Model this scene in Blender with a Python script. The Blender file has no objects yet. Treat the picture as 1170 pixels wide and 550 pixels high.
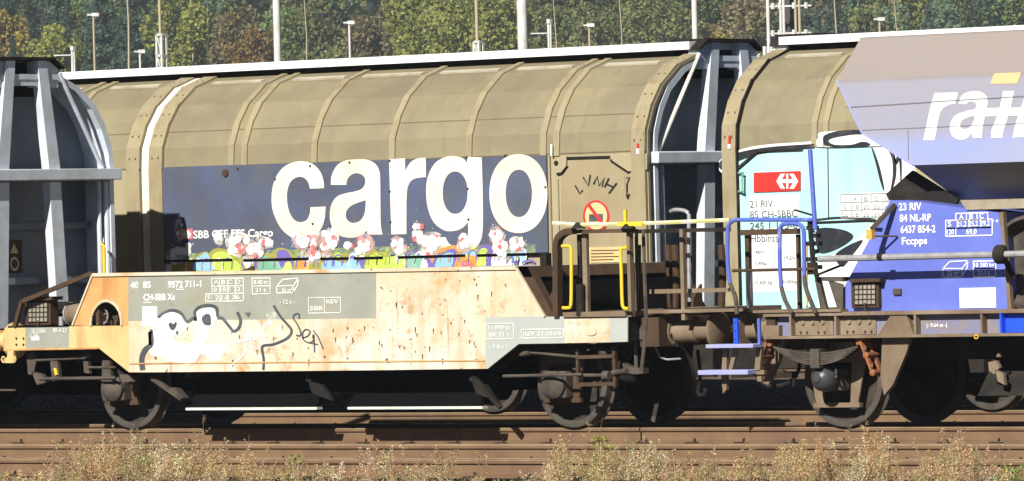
import bpy, bmesh, math, random
from mathutils import Vector, Matrix
from math import sin, cos, pi, radians
random.seed(7)
scene = bpy.context.scene
C = scene.collection
# ---------------------------------------------------------------- camera
TH = radians(38); FPX = 7188.0; ROLL = 0.0255; CAMH = 2.1; Z0 = 70.5; W, H = 1170, 550
FW = Vector((-sin(TH), cos(TH), 0)); RT = Vector((cos(TH), sin(TH), 0)); UP = Vector((0, 0, 1))
CAM = Vector((0, -.75, CAMH)) - FW * Z0
cam_d = bpy.data.cameras.new('camera'); cam = bpy.data.objects.new('camera', cam_d); C.objects.link(cam)
cam_d.sensor_width = 36; cam_d.lens = 36 * FPX / W; cam_d.clip_start = 1; cam_d.clip_end = 8000
r_ = RT * cos(ROLL) - UP * sin(ROLL); u_ = RT * sin(ROLL) + UP * cos(ROLL)
M = Matrix((( r_.x, u_.x, -FW.x), (r_.y, u_.y, -FW.y), (r_.z, u_.z, -FW.z))).to_4x4(); M.translation = CAM
cam.matrix_world = M
scene.camera = cam
# ---------------------------------------------------------------- light
SUN = Vector((.21, -1.0, .66)).normalized()          # towards the sun
el = math.asin(SUN.z); az = math.atan2(SUN.x, SUN.y)
w = bpy.data.worlds.new('World'); scene.world = w; w.use_nodes = True
nt = w.node_tree; nt.nodes.clear()
sky = nt.nodes.new('ShaderNodeTexSky'); sky.sky_type = 'NISHITA'; sky.sun_disc = False
sky.sun_elevation = el; sky.sun_rotation = az; sky.air_density = .26; sky.dust_density = .1; sky.ozone_density = 2.0
bg = nt.nodes.new('ShaderNodeBackground'); bg.inputs[1].default_value = .05
out = nt.nodes.new('ShaderNodeOutputWorld'); nt.links.new(sky.outputs[0], bg.inputs[0]); nt.links.new(bg.outputs[0], out.inputs[0])
sd = bpy.data.lights.new('sun', 'SUN'); sd.energy = 5; sd.angle = radians(.5); sd.color = (1, .95, .86)
so = bpy.data.objects.new('sun', sd); C.objects.link(so); so.rotation_euler = SUN.to_track_quat('Z', 'Y').to_euler()
scene.view_settings.view_transform = 'Standard'; scene.view_settings.look = 'None'
scene.view_settings.exposure = .6; scene.view_settings.gamma = 1
scene.cycles.max_bounces = 5

# ---------------------------------------------------------------- where a point of the photograph lies on a plane of the place
def ray(px, py):
    u, v = px - W / 2, H / 2 - py
    u0 = u * cos(ROLL) + v * sin(ROLL); v0 = -u * sin(ROLL) + v * cos(ROLL)
    return FW + RT * (u0 / FPX) + UP * (v0 / FPX)
def Q(px, py, Y):
    d = ray(px, py); t = (Y - CAM.y) / d.y; p = CAM + d * t
    return p.x, p.z
def QX(px, py, X):
    d = ray(px, py); t = (X - CAM.x) / d.x; p = CAM + d * t
    return p.y, p.z
def V(px, py, Z): return CAM + ray(px, py) * Z
def P3(px, py, Y):
    x, z = Q(px, py, Y); return Vector((x, Y, z))
def proj(p):
    d = Vector(p) - CAM; z = d.dot(FW); u0 = d.dot(RT) / z * FPX; v0 = d.z / z * FPX
    return W / 2 + u0 * cos(ROLL) - v0 * sin(ROLL), H / 2 - (u0 * sin(ROLL) + v0 * cos(ROLL))

# ---------------------------------------------------------------- materials
MATS = {}
def mk(name, col, rough=.6, metal=0, mott=None, streak=None, spots=None, bump=0, bscale=20, dust=None, col_attr=False, trans=0):
    m = bpy.data.materials.new(name); m.use_nodes = True; n = m.node_tree; N = n.nodes; L = n.links
    b = N['Principled BSDF']; b.inputs['Roughness'].default_value = rough; b.inputs['Metallic'].default_value = metal
    b.inputs['Specular IOR Level'].default_value = .35 if rough < .8 else .06
    tc = N.new('ShaderNodeTexCoord')
    if col_attr:
        a = N.new('ShaderNodeAttribute'); a.attribute_name = 'tint'; cur = a.outputs['Color']
    else:
        rgb = N.new('ShaderNodeRGB'); rgb.outputs[0].default_value = (*col, 1); cur = rgb.outputs[0]
    def layer(cur, c2, scale, lo, hi, vec=(1, 1, 1), detail=6, amt=1.0, dist=0):
        mp = N.new('ShaderNodeMapping'); mp.inputs['Scale'].default_value = vec; L.new(tc.outputs['Object'], mp.inputs[0])
        nz = N.new('ShaderNodeTexNoise'); nz.inputs['Scale'].default_value = scale; nz.inputs['Detail'].default_value = detail
        nz.inputs['Roughness'].default_value = .62; nz.inputs['Distortion'].default_value = dist; L.new(mp.outputs[0], nz.inputs[0])
        rp = N.new('ShaderNodeMapRange'); rp.inputs[1].default_value = lo; rp.inputs[2].default_value = hi; rp.inputs[4].default_value = amt
        L.new(nz.outputs[0], rp.inputs[0])
        mx = N.new('ShaderNodeMixRGB'); mx.inputs[2].default_value = (*c2, 1); L.new(rp.outputs[0], mx.inputs[0]); L.new(cur, mx.inputs[1])
        return mx.outputs[0]
    for q in (mott or []): cur = layer(cur, q[0], q[1], q[2], q[3], detail=5, amt=q[4] if len(q) > 4 else 1)
    for q in (streak or []): cur = layer(cur, q[0], q[1], q[2], q[3], vec=(1, 1, .12), detail=6, amt=q[4] if len(q) > 4 else 1, dist=.3)
    for q in (spots or []): cur = layer(cur, q[0], q[1], q[2], q[3], detail=2, amt=q[4] if len(q) > 4 else 1)
    for q in (dust or []):       # a band by height in the thing itself (settled dust, a painted band): z0, z1
        sp = N.new('ShaderNodeSeparateXYZ'); L.new(tc.outputs['Object'], sp.inputs[0])
        nz = N.new('ShaderNodeTexNoise'); nz.inputs['Scale'].default_value = 2.5; nz.inputs['Detail'].default_value = 6
        mp = N.new('ShaderNodeMapping'); mp.inputs['Scale'].default_value = (1, 1, .25); L.new(tc.outputs['Object'], mp.inputs[0]); L.new(mp.outputs[0], nz.inputs[0])
        ad = N.new('ShaderNodeMath'); ad.operation = 'MULTIPLY_ADD'; ad.inputs[1].default_value = q[4]; L.new(nz.outputs[0], ad.inputs[0]); L.new(sp.outputs[2], ad.inputs[2])
        rp = N.new('ShaderNodeMapRange'); rp.inputs[1].default_value = q[1] + q[4] / 2; rp.inputs[2].default_value = q[2] + q[4] / 2; rp.inputs[4].default_value = q[3]; L.new(ad.outputs[0], rp.inputs[0])
        mx = N.new('ShaderNodeMixRGB'); mx.inputs[2].default_value = (*q[0], 1); L.new(rp.outputs[0], mx.inputs[0]); L.new(cur, mx.inputs[1]); cur = mx.outputs[0]
    L.new(cur, b.inputs['Base Color'])
    if bump:
        nz = N.new('ShaderNodeTexNoise'); nz.inputs['Scale'].default_value = bscale; nz.inputs['Detail'].default_value = 4; L.new(tc.outputs['Object'], nz.inputs[0])
        bp = N.new('ShaderNodeBump'); bp.inputs['Strength'].default_value = bump; bp.inputs['Distance'].default_value = .02
        L.new(nz.outputs[0], bp.inputs['Height']); L.new(bp.outputs[0], b.inputs['Normal'])
    if trans:
        b.inputs['Subsurface Weight'].default_value = 0
    m.diffuse_color = (*col, 1); MATS[name] = m; return m
RUST = (.20, .085, .035); DRK = (.03, .027, .025)
mk('beige', (.35, .305, .19), .55, mott=[((.33, .28, .18), 1.3, .4, .7, .7)], streak=[((.26, .19, .10), 5, .55, .8, .55), ((.47, .42, .29), 3, .55, .75, .5)], bump=.12, bscale=3)
mk('beige_roof', (.255, .222, .132), .5, mott=[((.185, .16, .11), .9, .4, .65, .8), ((.28, .25, .165), 3, .55, .75, .6)], streak=[((.16, .125, .08), 5, .55, .8, .6), ((.30, .28, .2), 9, .6, .8, .5)], bump=.45, bscale=1.6)
mk('beige_rib', (.32, .275, .17), .5, streak=[((.2, .13, .065), 7, .52, .75, .6)], mott=[((.25, .2, .12), 3, .45, .7, .6)])
mk('beige_edge', (.20, .165, .10), .6, mott=[((.16, .12, .07), 6, .4, .6, .8)])
mk('beige_door', (.29, .235, .14), .6, mott=[((.34, .28, .17), 1.5, .4, .7)], streak=[((.2, .14, .07), 6, .58, .8, .5)])
mk('pale_strip', (.70, .68, .6), .4, mott=[((.5, .45, .33), 5, .5, .7, .7)])
mk('lit_edge_pale', (.50, .46, .36), .45, mott=[((.36, .31, .22), 4, .45, .65, .8)])
mk('white_roof', (.76, .76, .74), .45, mott=[((.68, .66, .6), 2, .5, .75, .5)])
mk('panel_blue', (.075, .085, .125), .45, mott=[((.095, .12, .22), .8, .42, .7, .9), ((.10, .11, .12), 2.2, .45, .7, .8)], streak=[((.17, .17, .18), 6, .6, .85, .5), ((.075, .08, .12), 3, .55, .8, .6)])
mk('cargo_white', (.72, .66, .57), .5, mott=[((.64, .52, .38), 1.1, .44, .70, .75), ((.74, .71, .65), 2.4, .5, .7, .6)], streak=[((.55, .38, .2), 7, .66, .85, .5)])
mk('white', (.8, .8, .78), .55, mott=[((.68, .67, .62), 3, .45, .7, .5)])
mk('chalk', (.66, .66, .62), .8, spots=[((.42, .43, .38), 14, .5, .68, .7)])
mk('red', (.62, .03, .025), .5, mott=[((.5, .04, .03), 5, .4, .7, .6)])
mk('spray_red', (.7, .13, .14), .7, mott=[((.75, .5, .45), 9, .5, .7, .7)])
mk('spray_white', (.78, .78, .72), .7, mott=[((.55, .56, .55), 9, .5, .75, .7)])
mk('lime', (.42, .58, .08), .6, mott=[((.55, .65, .2), 3, .45, .7)])
mk('sky_blue', (.25, .45, .66), .6, mott=[((.35, .6, .72), 3, .45, .7)])
mk('purple', (.16, .12, .38), .6)
mk('orange', (.66, .25, .05), .6, mott=[((.7, .42, .08), 5, .45, .65)])
mk('olive', (.3, .29, .06), .6)
mk('sea_green', (.16, .38, .26), .6, mott=[((.3, .5, .45), 3, .45, .65)])
mk('turquoise', (.36, .66, .68), .5, mott=[((.46, .72, .72), 1.3, .42, .7, .8)], streak=[((.25, .58, .6), 5, .55, .8, .5)])
mk('black_paint', (.02, .022, .028), .5, mott=[((.05, .05, .06), 6, .5, .7)])
mk('grey_text', (.10, .105, .11), .6)
mk('faint_text', (.38, .38, .38), .7)
mk('tag_grey', (.055, .065, .075), .6, mott=[((.12, .13, .14), 5, .45, .7)])
mk('rust_cream', (.56, .44, .275), .65, mott=[((.62, .57, .48), .8, .38, .55, 1), ((.54, .31, .12), 1.6, .50, .68, .85), ((.48, .22, .07), 3.3, .60, .72, .9)], streak=[((.48, .27, .11), 2.6, .54, .72, .65), ((.34, .14, .05), 8, .63, .74, .8)], spots=[((.13, .055, .03), 11, .655, .70, .95)], bump=.1, bscale=8)
mk('rust_yellow', (.62, .44, .2), .65, mott=[((.58, .34, .13), 1.5, .42, .68, .9)], streak=[((.42, .18, .06), 4, .5, .75, .85)], spots=[((.16, .06, .03), 12, .68, .76, .8)], bump=.1, bscale=8)
mk('rust_orange', (.56, .32, .12), .7, mott=[((.42, .19, .06), 1.8, .45, .7, .9), ((.62, .45, .2), 1, .5, .7, .8)], streak=[((.36, .14, .045), 4, .5, .75, .7)])
mk('lichen_grey', (.26, .27, .225), .7, mott=[((.32, .325, .275), 2, .4, .7), ((.34, .25, .13), 1.1, .62, .76, .6)], streak=[((.42, .34, .2), 5, .6, .8, .6)], spots=[((.2, .17, .12), 14, .66, .74, .7)])
mk('pale_grey', (.36, .39, .37), .65, mott=[((.4, .42, .37), 2, .4, .7)], streak=[((.45, .36, .22), 6, .62, .82, .5)])
mk('rust_brown', (.075, .047, .031), .8, mott=[((.05, .033, .022), 4, .4, .65), ((.15, .10, .065), 2, .5, .75, .7)], bump=.2, bscale=25)
mk('frame_brown', (.185, .138, .09), .75, mott=[((.15, .1, .065), 3, .42, .65), ((.3, .24, .17), 1.3, .5, .7, .7)], streak=[((.13, .075, .04), 6, .55, .78, .7)], bump=.15, bscale=20)
mk('dust_steel', (.09, .073, .058), .75, mott=[((.045, .036, .03), 5, .4, .65)], bump=.2, bscale=30)
mk('dark_steel', (.02, .018, .017), .85, mott=[((.04, .033, .027), 4, .45, .7)], bump=.2, bscale=20)
mk('shade_black', (.006, .006, .007), 1.0); MATS['shade_black'].node_tree.nodes['Principled BSDF'].inputs['Specular IOR Level'].default_value = 0  # near-black without sheen, colours openings and undersides as deep shade
mk('wheel_tread', (.09, .078, .066), .55, .2, mott=[((.06, .05, .042), 4, .45, .65)])
mk('wheel_face', (.035, .03, .026), .8, mott=[((.06, .048, .038), 4, .45, .65)])
mk('wagon_grey', (.16, .19, .245), .55, mott=[((.125, .15, .195), 2, .4, .7)], streak=[((.22, .22, .22), 6, .6, .8, .5)])
mk('wagon_pale', (.60, .66, .74), .5, mott=[((.45, .48, .5), 3, .4, .7)])
mk('lavender', (.27, .32, .56), .45, mott=[((.33, .34, .46), .8, .42, .68, .8)], dust=[((.31, .29, .31), 3.0, 3.15, .75, .15), ((.275, .235, .21), 3.66, 3.72, .9, .05)], streak=[((.38, .38, .48), 8, .55, .8, .4), ((.36, .31, .29), 4, .58, .8, .5), ((.2, .18, .2), 14, .66, .8, .5)], bump=.12, bscale=2)
mk('hopper_dark', (.17, .175, .20), .5, mott=[((.2, .17, .15), 2, .45, .7, .6)], streak=[((.1, .08, .08), 9, .6, .8, .6)])
mk('nl_blue', (.115, .15, .50), .42, mott=[((.15, .185, .56), 1.4, .42, .7)], streak=[((.2, .24, .58), 6, .6, .85, .4)])
mk('nl_blue_pure', (.02, .08, .72), .35)
mk('nl_dull', (.17, .18, .30), .6, mott=[((.24, .2, .18), 3, .45, .65, .9)], streak=[((.26, .19, .13), 6, .5, .75, .7)])
mk('rail_blue', (.09, .13, .48), .4, mott=[((.25, .27, .45), 6, .55, .7, .8)])
mk('step_lavender', (.30, .32, .60), .6, mott=[((.35, .34, .4), 5, .5, .7)])
mk('pipe_grey', (.36, .36, .37), .4, .2, mott=[((.24, .22, .21), 6, .45, .7)])
mk('yellow', (.75, .50, .03), .45)
mk('pale_yellow', (.66, .62, .25), .5, mott=[((.74, .72, .6), 6, .45, .6)])
mk('orange_chain', (.27, .10, .035), .6, mott=[((.16, .08, .05), 8, .45, .6)])
mk('sign_cream', (.78, .48, .25), .5)
mk('sign_orange', (.68, .48, .24), .6, mott=[((.6, .38, .16), 4, .4, .7)])
mk('lamp_glass', (.30, .29, .24), .25, mott=[((.2, .19, .15), 6, .45, .65)])
mk('rail_rust', (.175, .108, .056), .75, mott=[((.14, .08, .05), 3, .4, .65)], bump=.1, bscale=30)
mk('rail_head', (.32, .235, .14), .5, .2, mott=[((.22, .15, .1), 3, .4, .65)])
mk('axle_paint', (.05, .05, .052), .38)
mk('bank', (.16, .12, .085), .95, mott=[((.07, .055, .045), 9, .4, .6), ((.26, .21, .16), 23, .52, .68)], bump=1, bscale=18)
mk('sleeper_pale', (.33, .29, .22), .7, mott=[((.24, .2, .15), 4, .4, .65)])
mk('sleeper', (.13, .10, .075), .9, mott=[((.08, .06, .045), 6, .4, .65)])
mk('ballast', (.14, .105, .075), .95, mott=[((.08, .06, .045), 9, .4, .6), ((.24, .2, .16), 23, .52, .68)], spots=[((.05, .04, .03), 30, .55, .65, .8)], bump=1, bscale=18)
mk('grassland', (.07, .09, .03), .95, mott=[((.05, .07, .025), .05, .4, .6)])
mk('mast_white', (.60, .60, .58), .5, mott=[((.45, .45, .42), 2, .45, .65)])
mk('mast_tan', (.38, .32, .22), .7)
mk('mast_dark', (.06, .06, .065), .6)
mk('dry_weed', (.4, .33, .2), .9, col_attr=True)
mk('dry_stem', (.33, .26, .15), .9)
mk('foliage', (.07, .09, .03), .9, col_attr=True)
mk('cinder', (.02, .02, .024), .95, mott=[((.05, .045, .042), 8, .45, .6)], bump=1, bscale=18)
mk('verge_soil', (.26, .22, .15), .95, mott=[((.12, .11, .075), 5, .4, .6), ((.36, .34, .28), 21, .5, .62)], spots=[((.05, .045, .03), 26, .56, .66, .8), ((.12, .15, .05), 1.7, .55, .7, .7)], bump=1, bscale=16)
mk('bark', (.12, .09, .065), .9, mott=[((.2, .18, .15), 2, .45, .6)])
mk('stone', (.36, .34, .3), .9, mott=[((.24, .21, .17), 12, .4, .6)])

def leafy(name, tr):
    m = MATS[name]; n = m.node_tree; b = n.nodes['Principled BSDF']; o = n.nodes['Material Output']; at = [q for q in n.nodes if q.type == 'ATTRIBUTE'][0]
    t = n.nodes.new('ShaderNodeBsdfTranslucent'); mx = n.nodes.new('ShaderNodeMixShader'); mx.inputs[0].default_value = tr
    n.links.new(at.outputs['Color'], t.inputs[0]); n.links.new(b.outputs[0], mx.inputs[1]); n.links.new(t.outputs[0], mx.inputs[2]); n.links.new(mx.outputs[0], o.inputs[0])
def fade(name, col, lo, hi, amt, scale=7):
    m = mk(name, col, .7); n = m.node_tree; b = n.nodes['Principled BSDF']; tc = n.nodes.new('ShaderNodeTexCoord'); z = n.nodes.new('ShaderNodeTexNoise'); z.inputs['Scale'].default_value = scale; z.inputs['Detail'].default_value = 9; z.inputs['Roughness'].default_value = .75
    r = n.nodes.new('ShaderNodeMapRange'); r.inputs[1].default_value = lo; r.inputs[2].default_value = hi; r.inputs[4].default_value = amt
    n.links.new(tc.outputs['Object'], z.inputs[0]); n.links.new(z.outputs[0], r.inputs[0]); n.links.new(r.outputs[0], b.inputs['Alpha'])
fade('mist_white', (.78, .78, .74), .42, .62, .75); fade('mist_green', (.40, .50, .18), .40, .62, .8); fade('mist_red', (.68, .2, .2), .45, .66, .7); fade('rust_bloom', (.50, .26, .10), .50, .78, .75, 6)
leafy('foliage', .42); leafy('dry_weed', .35)
# ---------------------------------------------------------------- builders
def tagobj(o, label=None, cat=None, group=None, kind=None):
    if label: o['label'] = label
    if cat: o['category'] = cat
    if group: o['group'] = group
    if kind: o['kind'] = kind
    return o
def thing(name, loc, label, cat, group=None):
    o = bpy.data.objects.new(name, None); C.objects.link(o); o.location = loc; o.empty_display_size = .3
    o['org'] = [float(v) for v in loc]
    return tagobj(o, label, cat, group)
def org(o): return Vector(o['org']) if o is not None else Vector((0, 0, 0))
SPLIT = {'brake_rod', 'brake_lever', 'inner_sill', 'railing_post', 'door_post', 'corner_bracket', 'end_step', 'brake_pipe', 'lever_linkage', 'rail_ledge', 'rod', 'hinge_shadow_strip', 'slot_shade_bar', 'corner_plate', 'step_hanger', 'inner_plate', 'brake_block', 'data_plate', 'load_bed', 'rivets', 'bolts', 'panel_bolts', 'end_ladder_frame', 'corner_gusset', 'lever_bracket', 'mast_foot', 'support_bracket', 'position_marker_', 'dark_filler_box', 'rivet_rows', 'rust_stains_', 'truss_post', 'rigging_bar', 'guard_frame', 'chalk_board', 'shaft_bearing', 'post', 'brace_', 'seam', 'reflector_', 'end_ladder', 'hanger_bracket', 'frame_flange_', 'underline', 'lever_joint', 'suspension_leg', 'ruled_table_', 'wire_bracket_'}
class MB:
    def __init__(s): s.v = []; s.f = []; s.m = []; s.sm = []; s.cuts = []
    def add(s, vs, fs, mi=0, smooth=False):
        b = len(s.v); s.v += [Vector(v) for v in vs]
        for f in fs: s.f.append([b + i for i in f]); s.m.append(mi); s.sm.append(smooth)
        return s
    def box(s, x0, x1, y0, y1, z0, z1, mi=0):
        vs = [(x, y, z) for x in (x0, x1) for y in (y0, y1) for z in (z0, z1)]
        return s.add(vs, [(0, 1, 3, 2), (4, 6, 7, 5), (0, 4, 5, 1), (2, 3, 7, 6), (0, 2, 6, 4), (1, 5, 7, 3)], mi)
    def pbox(s, px0, py0, px1, py1, Y, depth, mi=0):      # a box whose front face covers these points of the plane Y
        x0, z1 = Q(px0, (py0), Y); x1, z0 = Q(px1, py1, Y)
        zt = (Q(px0, py0, Y)[1] + Q(px1, py0, Y)[1]) / 2; zb = (Q(px0, py1, Y)[1] + Q(px1, py1, Y)[1]) / 2
        return s.box(min(x0, x1), max(x0, x1), Y, Y + depth, zb, zt, mi)
    def prism(s, pts, a0, a1, axis='y', mi=0, caps=True):
        n = len(pts)
        f = (lambda p, t: (p[0], t, p[1])) if axis == 'y' else ((lambda p, t: (t, p[0], p[1])) if axis == 'x' else (lambda p, t: (p[0], p[1], t)))
        vs = [f(p, a0) for p in pts] + [f(p, a1) for p in pts]
        fs = [(i, (i + 1) % n, n + (i + 1) % n, n + i) for i in range(n)]
        if caps: fs += [tuple(range(n)), tuple(range(2 * n - 1, n - 1, -1))]
        return s.add(vs, fs, mi)
    def pprism(s, pts, Y, depth, mi=0): return s.prism([Q(p[0], p[1], Y) for p in pts], Y, Y + depth, 'y', mi)
    def tube(s, pts, r, n=8, mi=0, r2=None):
        pts = [Vector(p) for p in pts]; rings = []
        for i, p in enumerate(pts):
            t = (pts[min(i + 1, len(pts) - 1)] - pts[max(i - 1, 0)]).normalized()
            a = Vector((0, 0, 1)) if abs(t.z) < .9 else Vector((0, 1, 0))
            u = t.cross(a).normalized(); v = t.cross(u)
            rr = r if r2 is None else r + (r2 - r) * i / (len(pts) - 1)
            rings.append([p + u * rr * cos(2 * pi * k / n) + v * rr * sin(2 * pi * k / n) for k in range(n)])
        vs = [q for rg in rings for q in rg]; fs = []
        for i in range(len(pts) - 1):
            for k in range(n): fs.append((i * n + k, i * n + (k + 1) % n, (i + 1) * n + (k + 1) % n, (i + 1) * n + k))
        s.add(vs, fs, mi, True)
        b = len(pts) * n
        return s.add(rings[0], [tuple(range(n))], mi).add(rings[-1], [tuple(range(n - 1, -1, -1))], mi)
    def bar(s, a, b, w, h, mi=0):          # a straight flat bar
        a, b = Vector(a), Vector(b); t = (b - a).normalized()
        up = Vector((0, 0, 1)) if abs(t.z) < .95 else Vector((1, 0, 0))
        u = t.cross(up).normalized(); v = u.cross(t)
        vs = [p + u * i * w / 2 + v * j * h / 2 for p in (a, b) for i in (-1, 1) for j in (-1, 1)]
        return s.add(vs, [(0, 1, 3, 2), (4, 6, 7, 5), (0, 4, 5, 1), (2, 3, 7, 6), (0, 2, 6, 4), (1, 5, 7, 3)], mi)
    def lathe(s, c, axis, prof, n=32, mi=0, smooth=True):    # prof: (distance along axis, radius)
        c = Vector(c); a = Vector(axis).normalized(); up = Vector((0, 0, 1)) if abs(a.z) < .9 else Vector((1, 0, 0))
        u = a.cross(up).normalized(); v = a.cross(u); vs = []; fs = []
        for (t, r) in prof:
            for k in range(n): vs.append(c + a * t + u * r * cos(2 * pi * k / n) + v * r * sin(2 * pi * k / n))
        for i in range(len(prof) - 1):
            for k in range(n): fs.append((i * n + k, i * n + (k + 1) % n, (i + 1) * n + (k + 1) % n, (i + 1) * n + k))
        s.add(vs, fs, mi, False); b = len(s.v) - len(vs)
        if prof[0][1] > 1e-4: s.f.append([b + k for k in range(n)]); s.m.append(mi); s.sm.append(False)
        if prof[-1][1] > 1e-4: s.f.append([b + (len(prof) - 1) * n + k for k in range(n)][::-1]); s.m.append(mi); s.sm.append(False)
        if smooth:
            for j in range(len(s.f) - 1, -1, -1):
                if s.f[j][0] < b: break
                if len(s.f[j]) == 4: s.sm[j] = True
        return s
    def build(s, name, mats, parent=None, bev=0, label=None, whole=False):
        if name == 'lettering' and len(s.cuts) > 1 and not whole:
            cu = ([(0, 0)] if s.cuts[0] != (0, 0) else []) + s.cuts + [(len(s.v), len(s.f))]
            for (v0, f0), (v1, f1) in zip(cu, cu[1:]):
                t = MB(); t.v = s.v[v0:v1]; t.f = [[q - v0 for q in f] for f in s.f[f0:f1]]; t.m = s.m[f0:f1]; t.sm = s.sm[f0:f1]
                if t.f: out = t.build(name, mats, parent, 0, label, whole=True)
            return out
        if name in SPLIT and not whole:
            par = list(range(len(s.v)))
            def fd(i):
                while par[i] != i: par[i] = par[par[i]]; i = par[i]
                return i
            key = {}
            for i, v in enumerate(s.v):
                k = (round(v.x, 4), round(v.y, 4), round(v.z, 4))
                if k in key: par[fd(i)] = fd(key[k])
                else: key[k] = i
            for f in s.f:
                for q in f[1:]: par[fd(q)] = fd(f[0])
            gp = {}
            for j, f in enumerate(s.f): gp.setdefault(fd(f[0]), []).append(j)
            out = None
            for js in gp.values():
                t = MB(); mp_ = {}
                for j in js:
                    nf = []
                    for q in s.f[j]:
                        if q not in mp_: mp_[q] = len(t.v); t.v.append(s.v[q])
                        nf.append(mp_[q])
                    t.f.append(nf); t.m.append(s.m[j]); t.sm.append(s.sm[j])
                out = t.build(name, mats, parent, bev, label, whole=True)
            return out
        if isinstance(mats, str): mats = [mats]
        o_ = org(parent) if parent is not None else Vector((0, 0, 0))
        me = bpy.data.meshes.new(name); me.from_pydata([v - o_ for v in s.v], [], s.f)
        for i, p in enumerate(me.polygons): p.material_index = s.m[i]; p.use_smooth = s.sm[i]
        bm = bmesh.new(); bm.from_mesh(me); bmesh.ops.recalc_face_normals(bm, faces=bm.faces); bm.to_mesh(me); bm.free()
        for m in mats: me.materials.append(MATS[m])
        try: me.set_sharp_from_angle(angle=radians(35))
        except Exception: pass
        o = bpy.data.objects.new(name, me); C.objects.link(o)
        if parent is not None: o.parent = parent; o['org'] = [float(q) for q in o_]
        if bev:
            md = o.modifiers.new('bevel', 'BEVEL'); md.width = bev; md.segments = 2; md.limit_method = 'ANGLE'; md.angle_limit = radians(40)
        if label: o['label'] = label
        return o
def B(): return MB()

def smooth_loop(pts, n=6):
    """pts: (x,y) or (x,y,'c') for corners; Catmull-Rom between them"""
    P = [(p[0], p[1]) for p in pts]; cf = [len(p) > 2 for p in pts]; N = len(P); out = []
    for i in range(N):
        p1, p2 = P[i], P[(i + 1) % N]
        p0 = P[i - 1] if not cf[i] else p1
        p3 = P[(i + 2) % N] if not cf[(i + 1) % N] else p2
        if cf[i] and cf[(i + 1) % N]: out.append(p1); continue
        for k in range(n):
            t = k / n; t2 = t * t; t3 = t2 * t
            out.append(tuple(.5 * (2 * p1[j] + (p2[j] - p0[j]) * t + (2 * p0[j] - 5 * p1[j] + 4 * p2[j] - p3[j]) * t2 + (3 * p1[j] - p0[j] - 3 * p2[j] + p3[j]) * t3) for j in (0, 1)))
    return out
def open_curve(pts, n=6):
    out = []; N = len(pts)
    for i in range(N - 1):
        p0 = pts[max(i - 1, 0)]; p1 = pts[i]; p2 = pts[i + 1]; p3 = pts[min(i + 2, N - 1)]
        for k in range(n):
            t = k / n; t2 = t * t; t3 = t2 * t
            out.append(tuple(.5 * (2 * p1[j] + (p2[j] - p0[j]) * t + (2 * p0[j] - 5 * p1[j] + 4 * p2[j] - p3[j]) * t2 + (3 * p1[j] - p0[j] - 3 * p2[j] + p3[j]) * t3) for j in range(len(p1))))
    out.append(tuple(pts[-1])); return out
def ell(cx, cy, rx, ry, n=40, p=2.0, rot=0):
    o = []
    for k in range(n):
        a = 2 * pi * k / n; c, s_ = cos(a), sin(a)
        x = rx * math.copysign(abs(c) ** (2 / p), c); y = ry * math.copysign(abs(s_) ** (2 / p), s_)
        o.append((cx + x * cos(rot) - y * sin(rot), cy + x * sin(rot) + y * cos(rot)))
    return o
def fill_loops(loops):
    cu = bpy.data.curves.new('tmp', 'CURVE'); cu.dimensions = '2D'; cu.fill_mode = 'FRONT'
    for lp in loops:
        sp = cu.splines.new('POLY'); sp.points.add(len(lp) - 1)
        for i, p in enumerate(lp): sp.points[i].co = (p[0], p[1], 0, 1)
        sp.use_cyclic_u = True
    o = bpy.data.objects.new('tmp', cu); C.objects.link(o)
    dg = bpy.context.evaluated_depsgraph_get(); me = bpy.data.meshes.new_from_object(o.evaluated_get(dg))
    vs = [v.co.copy() for v in me.vertices]; fs = [tuple(p.vertices) for p in me.polygons]
    bpy.data.objects.remove(o); bpy.data.meshes.remove(me); bpy.data.curves.remove(cu)
    return vs, fs
def mark(mb, loops, Y, mi=0, off=.004):
    """painted shape: loops in photo points, laid onto the side plane Y"""
    vs, fs = fill_loops(loops)
    return mb.add([(Q(v.x, v.y, Y - off)[0], Y - off, Q(v.x, v.y, Y - off)[1]) for v in vs], fs, mi)
def ribbon(mb, pts, wd, Y, mi=0, off=.006, taper=False, n=5):
    c = open_curve(pts, n) if n > 1 else pts; L = []; R = []
    for i, p in enumerate(c):
        a = c[max(i - 1, 0)]; b = c[min(i + 1, len(c) - 1)]; dx, dy = b[0] - a[0], b[1] - a[1]; l = math.hypot(dx, dy) or 1
        ww = wd / 2 * (1 if not taper else (.35 + .65 * sin(pi * min(.98, max(.02, i / (len(c) - 1))))))
        L.append((p[0] - dy / l * ww, p[1] + dx / l * ww)); R.append((p[0] + dy / l * ww, p[1] - dx / l * ww))
    vs = []
    for p in L + R:
        x, z = Q(p[0], p[1], Y - off); vs.append((x, Y - off, z))
    k = len(c)
    return mb.add(vs, [(i, i + 1, k + i + 1, k + i) for i in range(k - 1)], mi)
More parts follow.
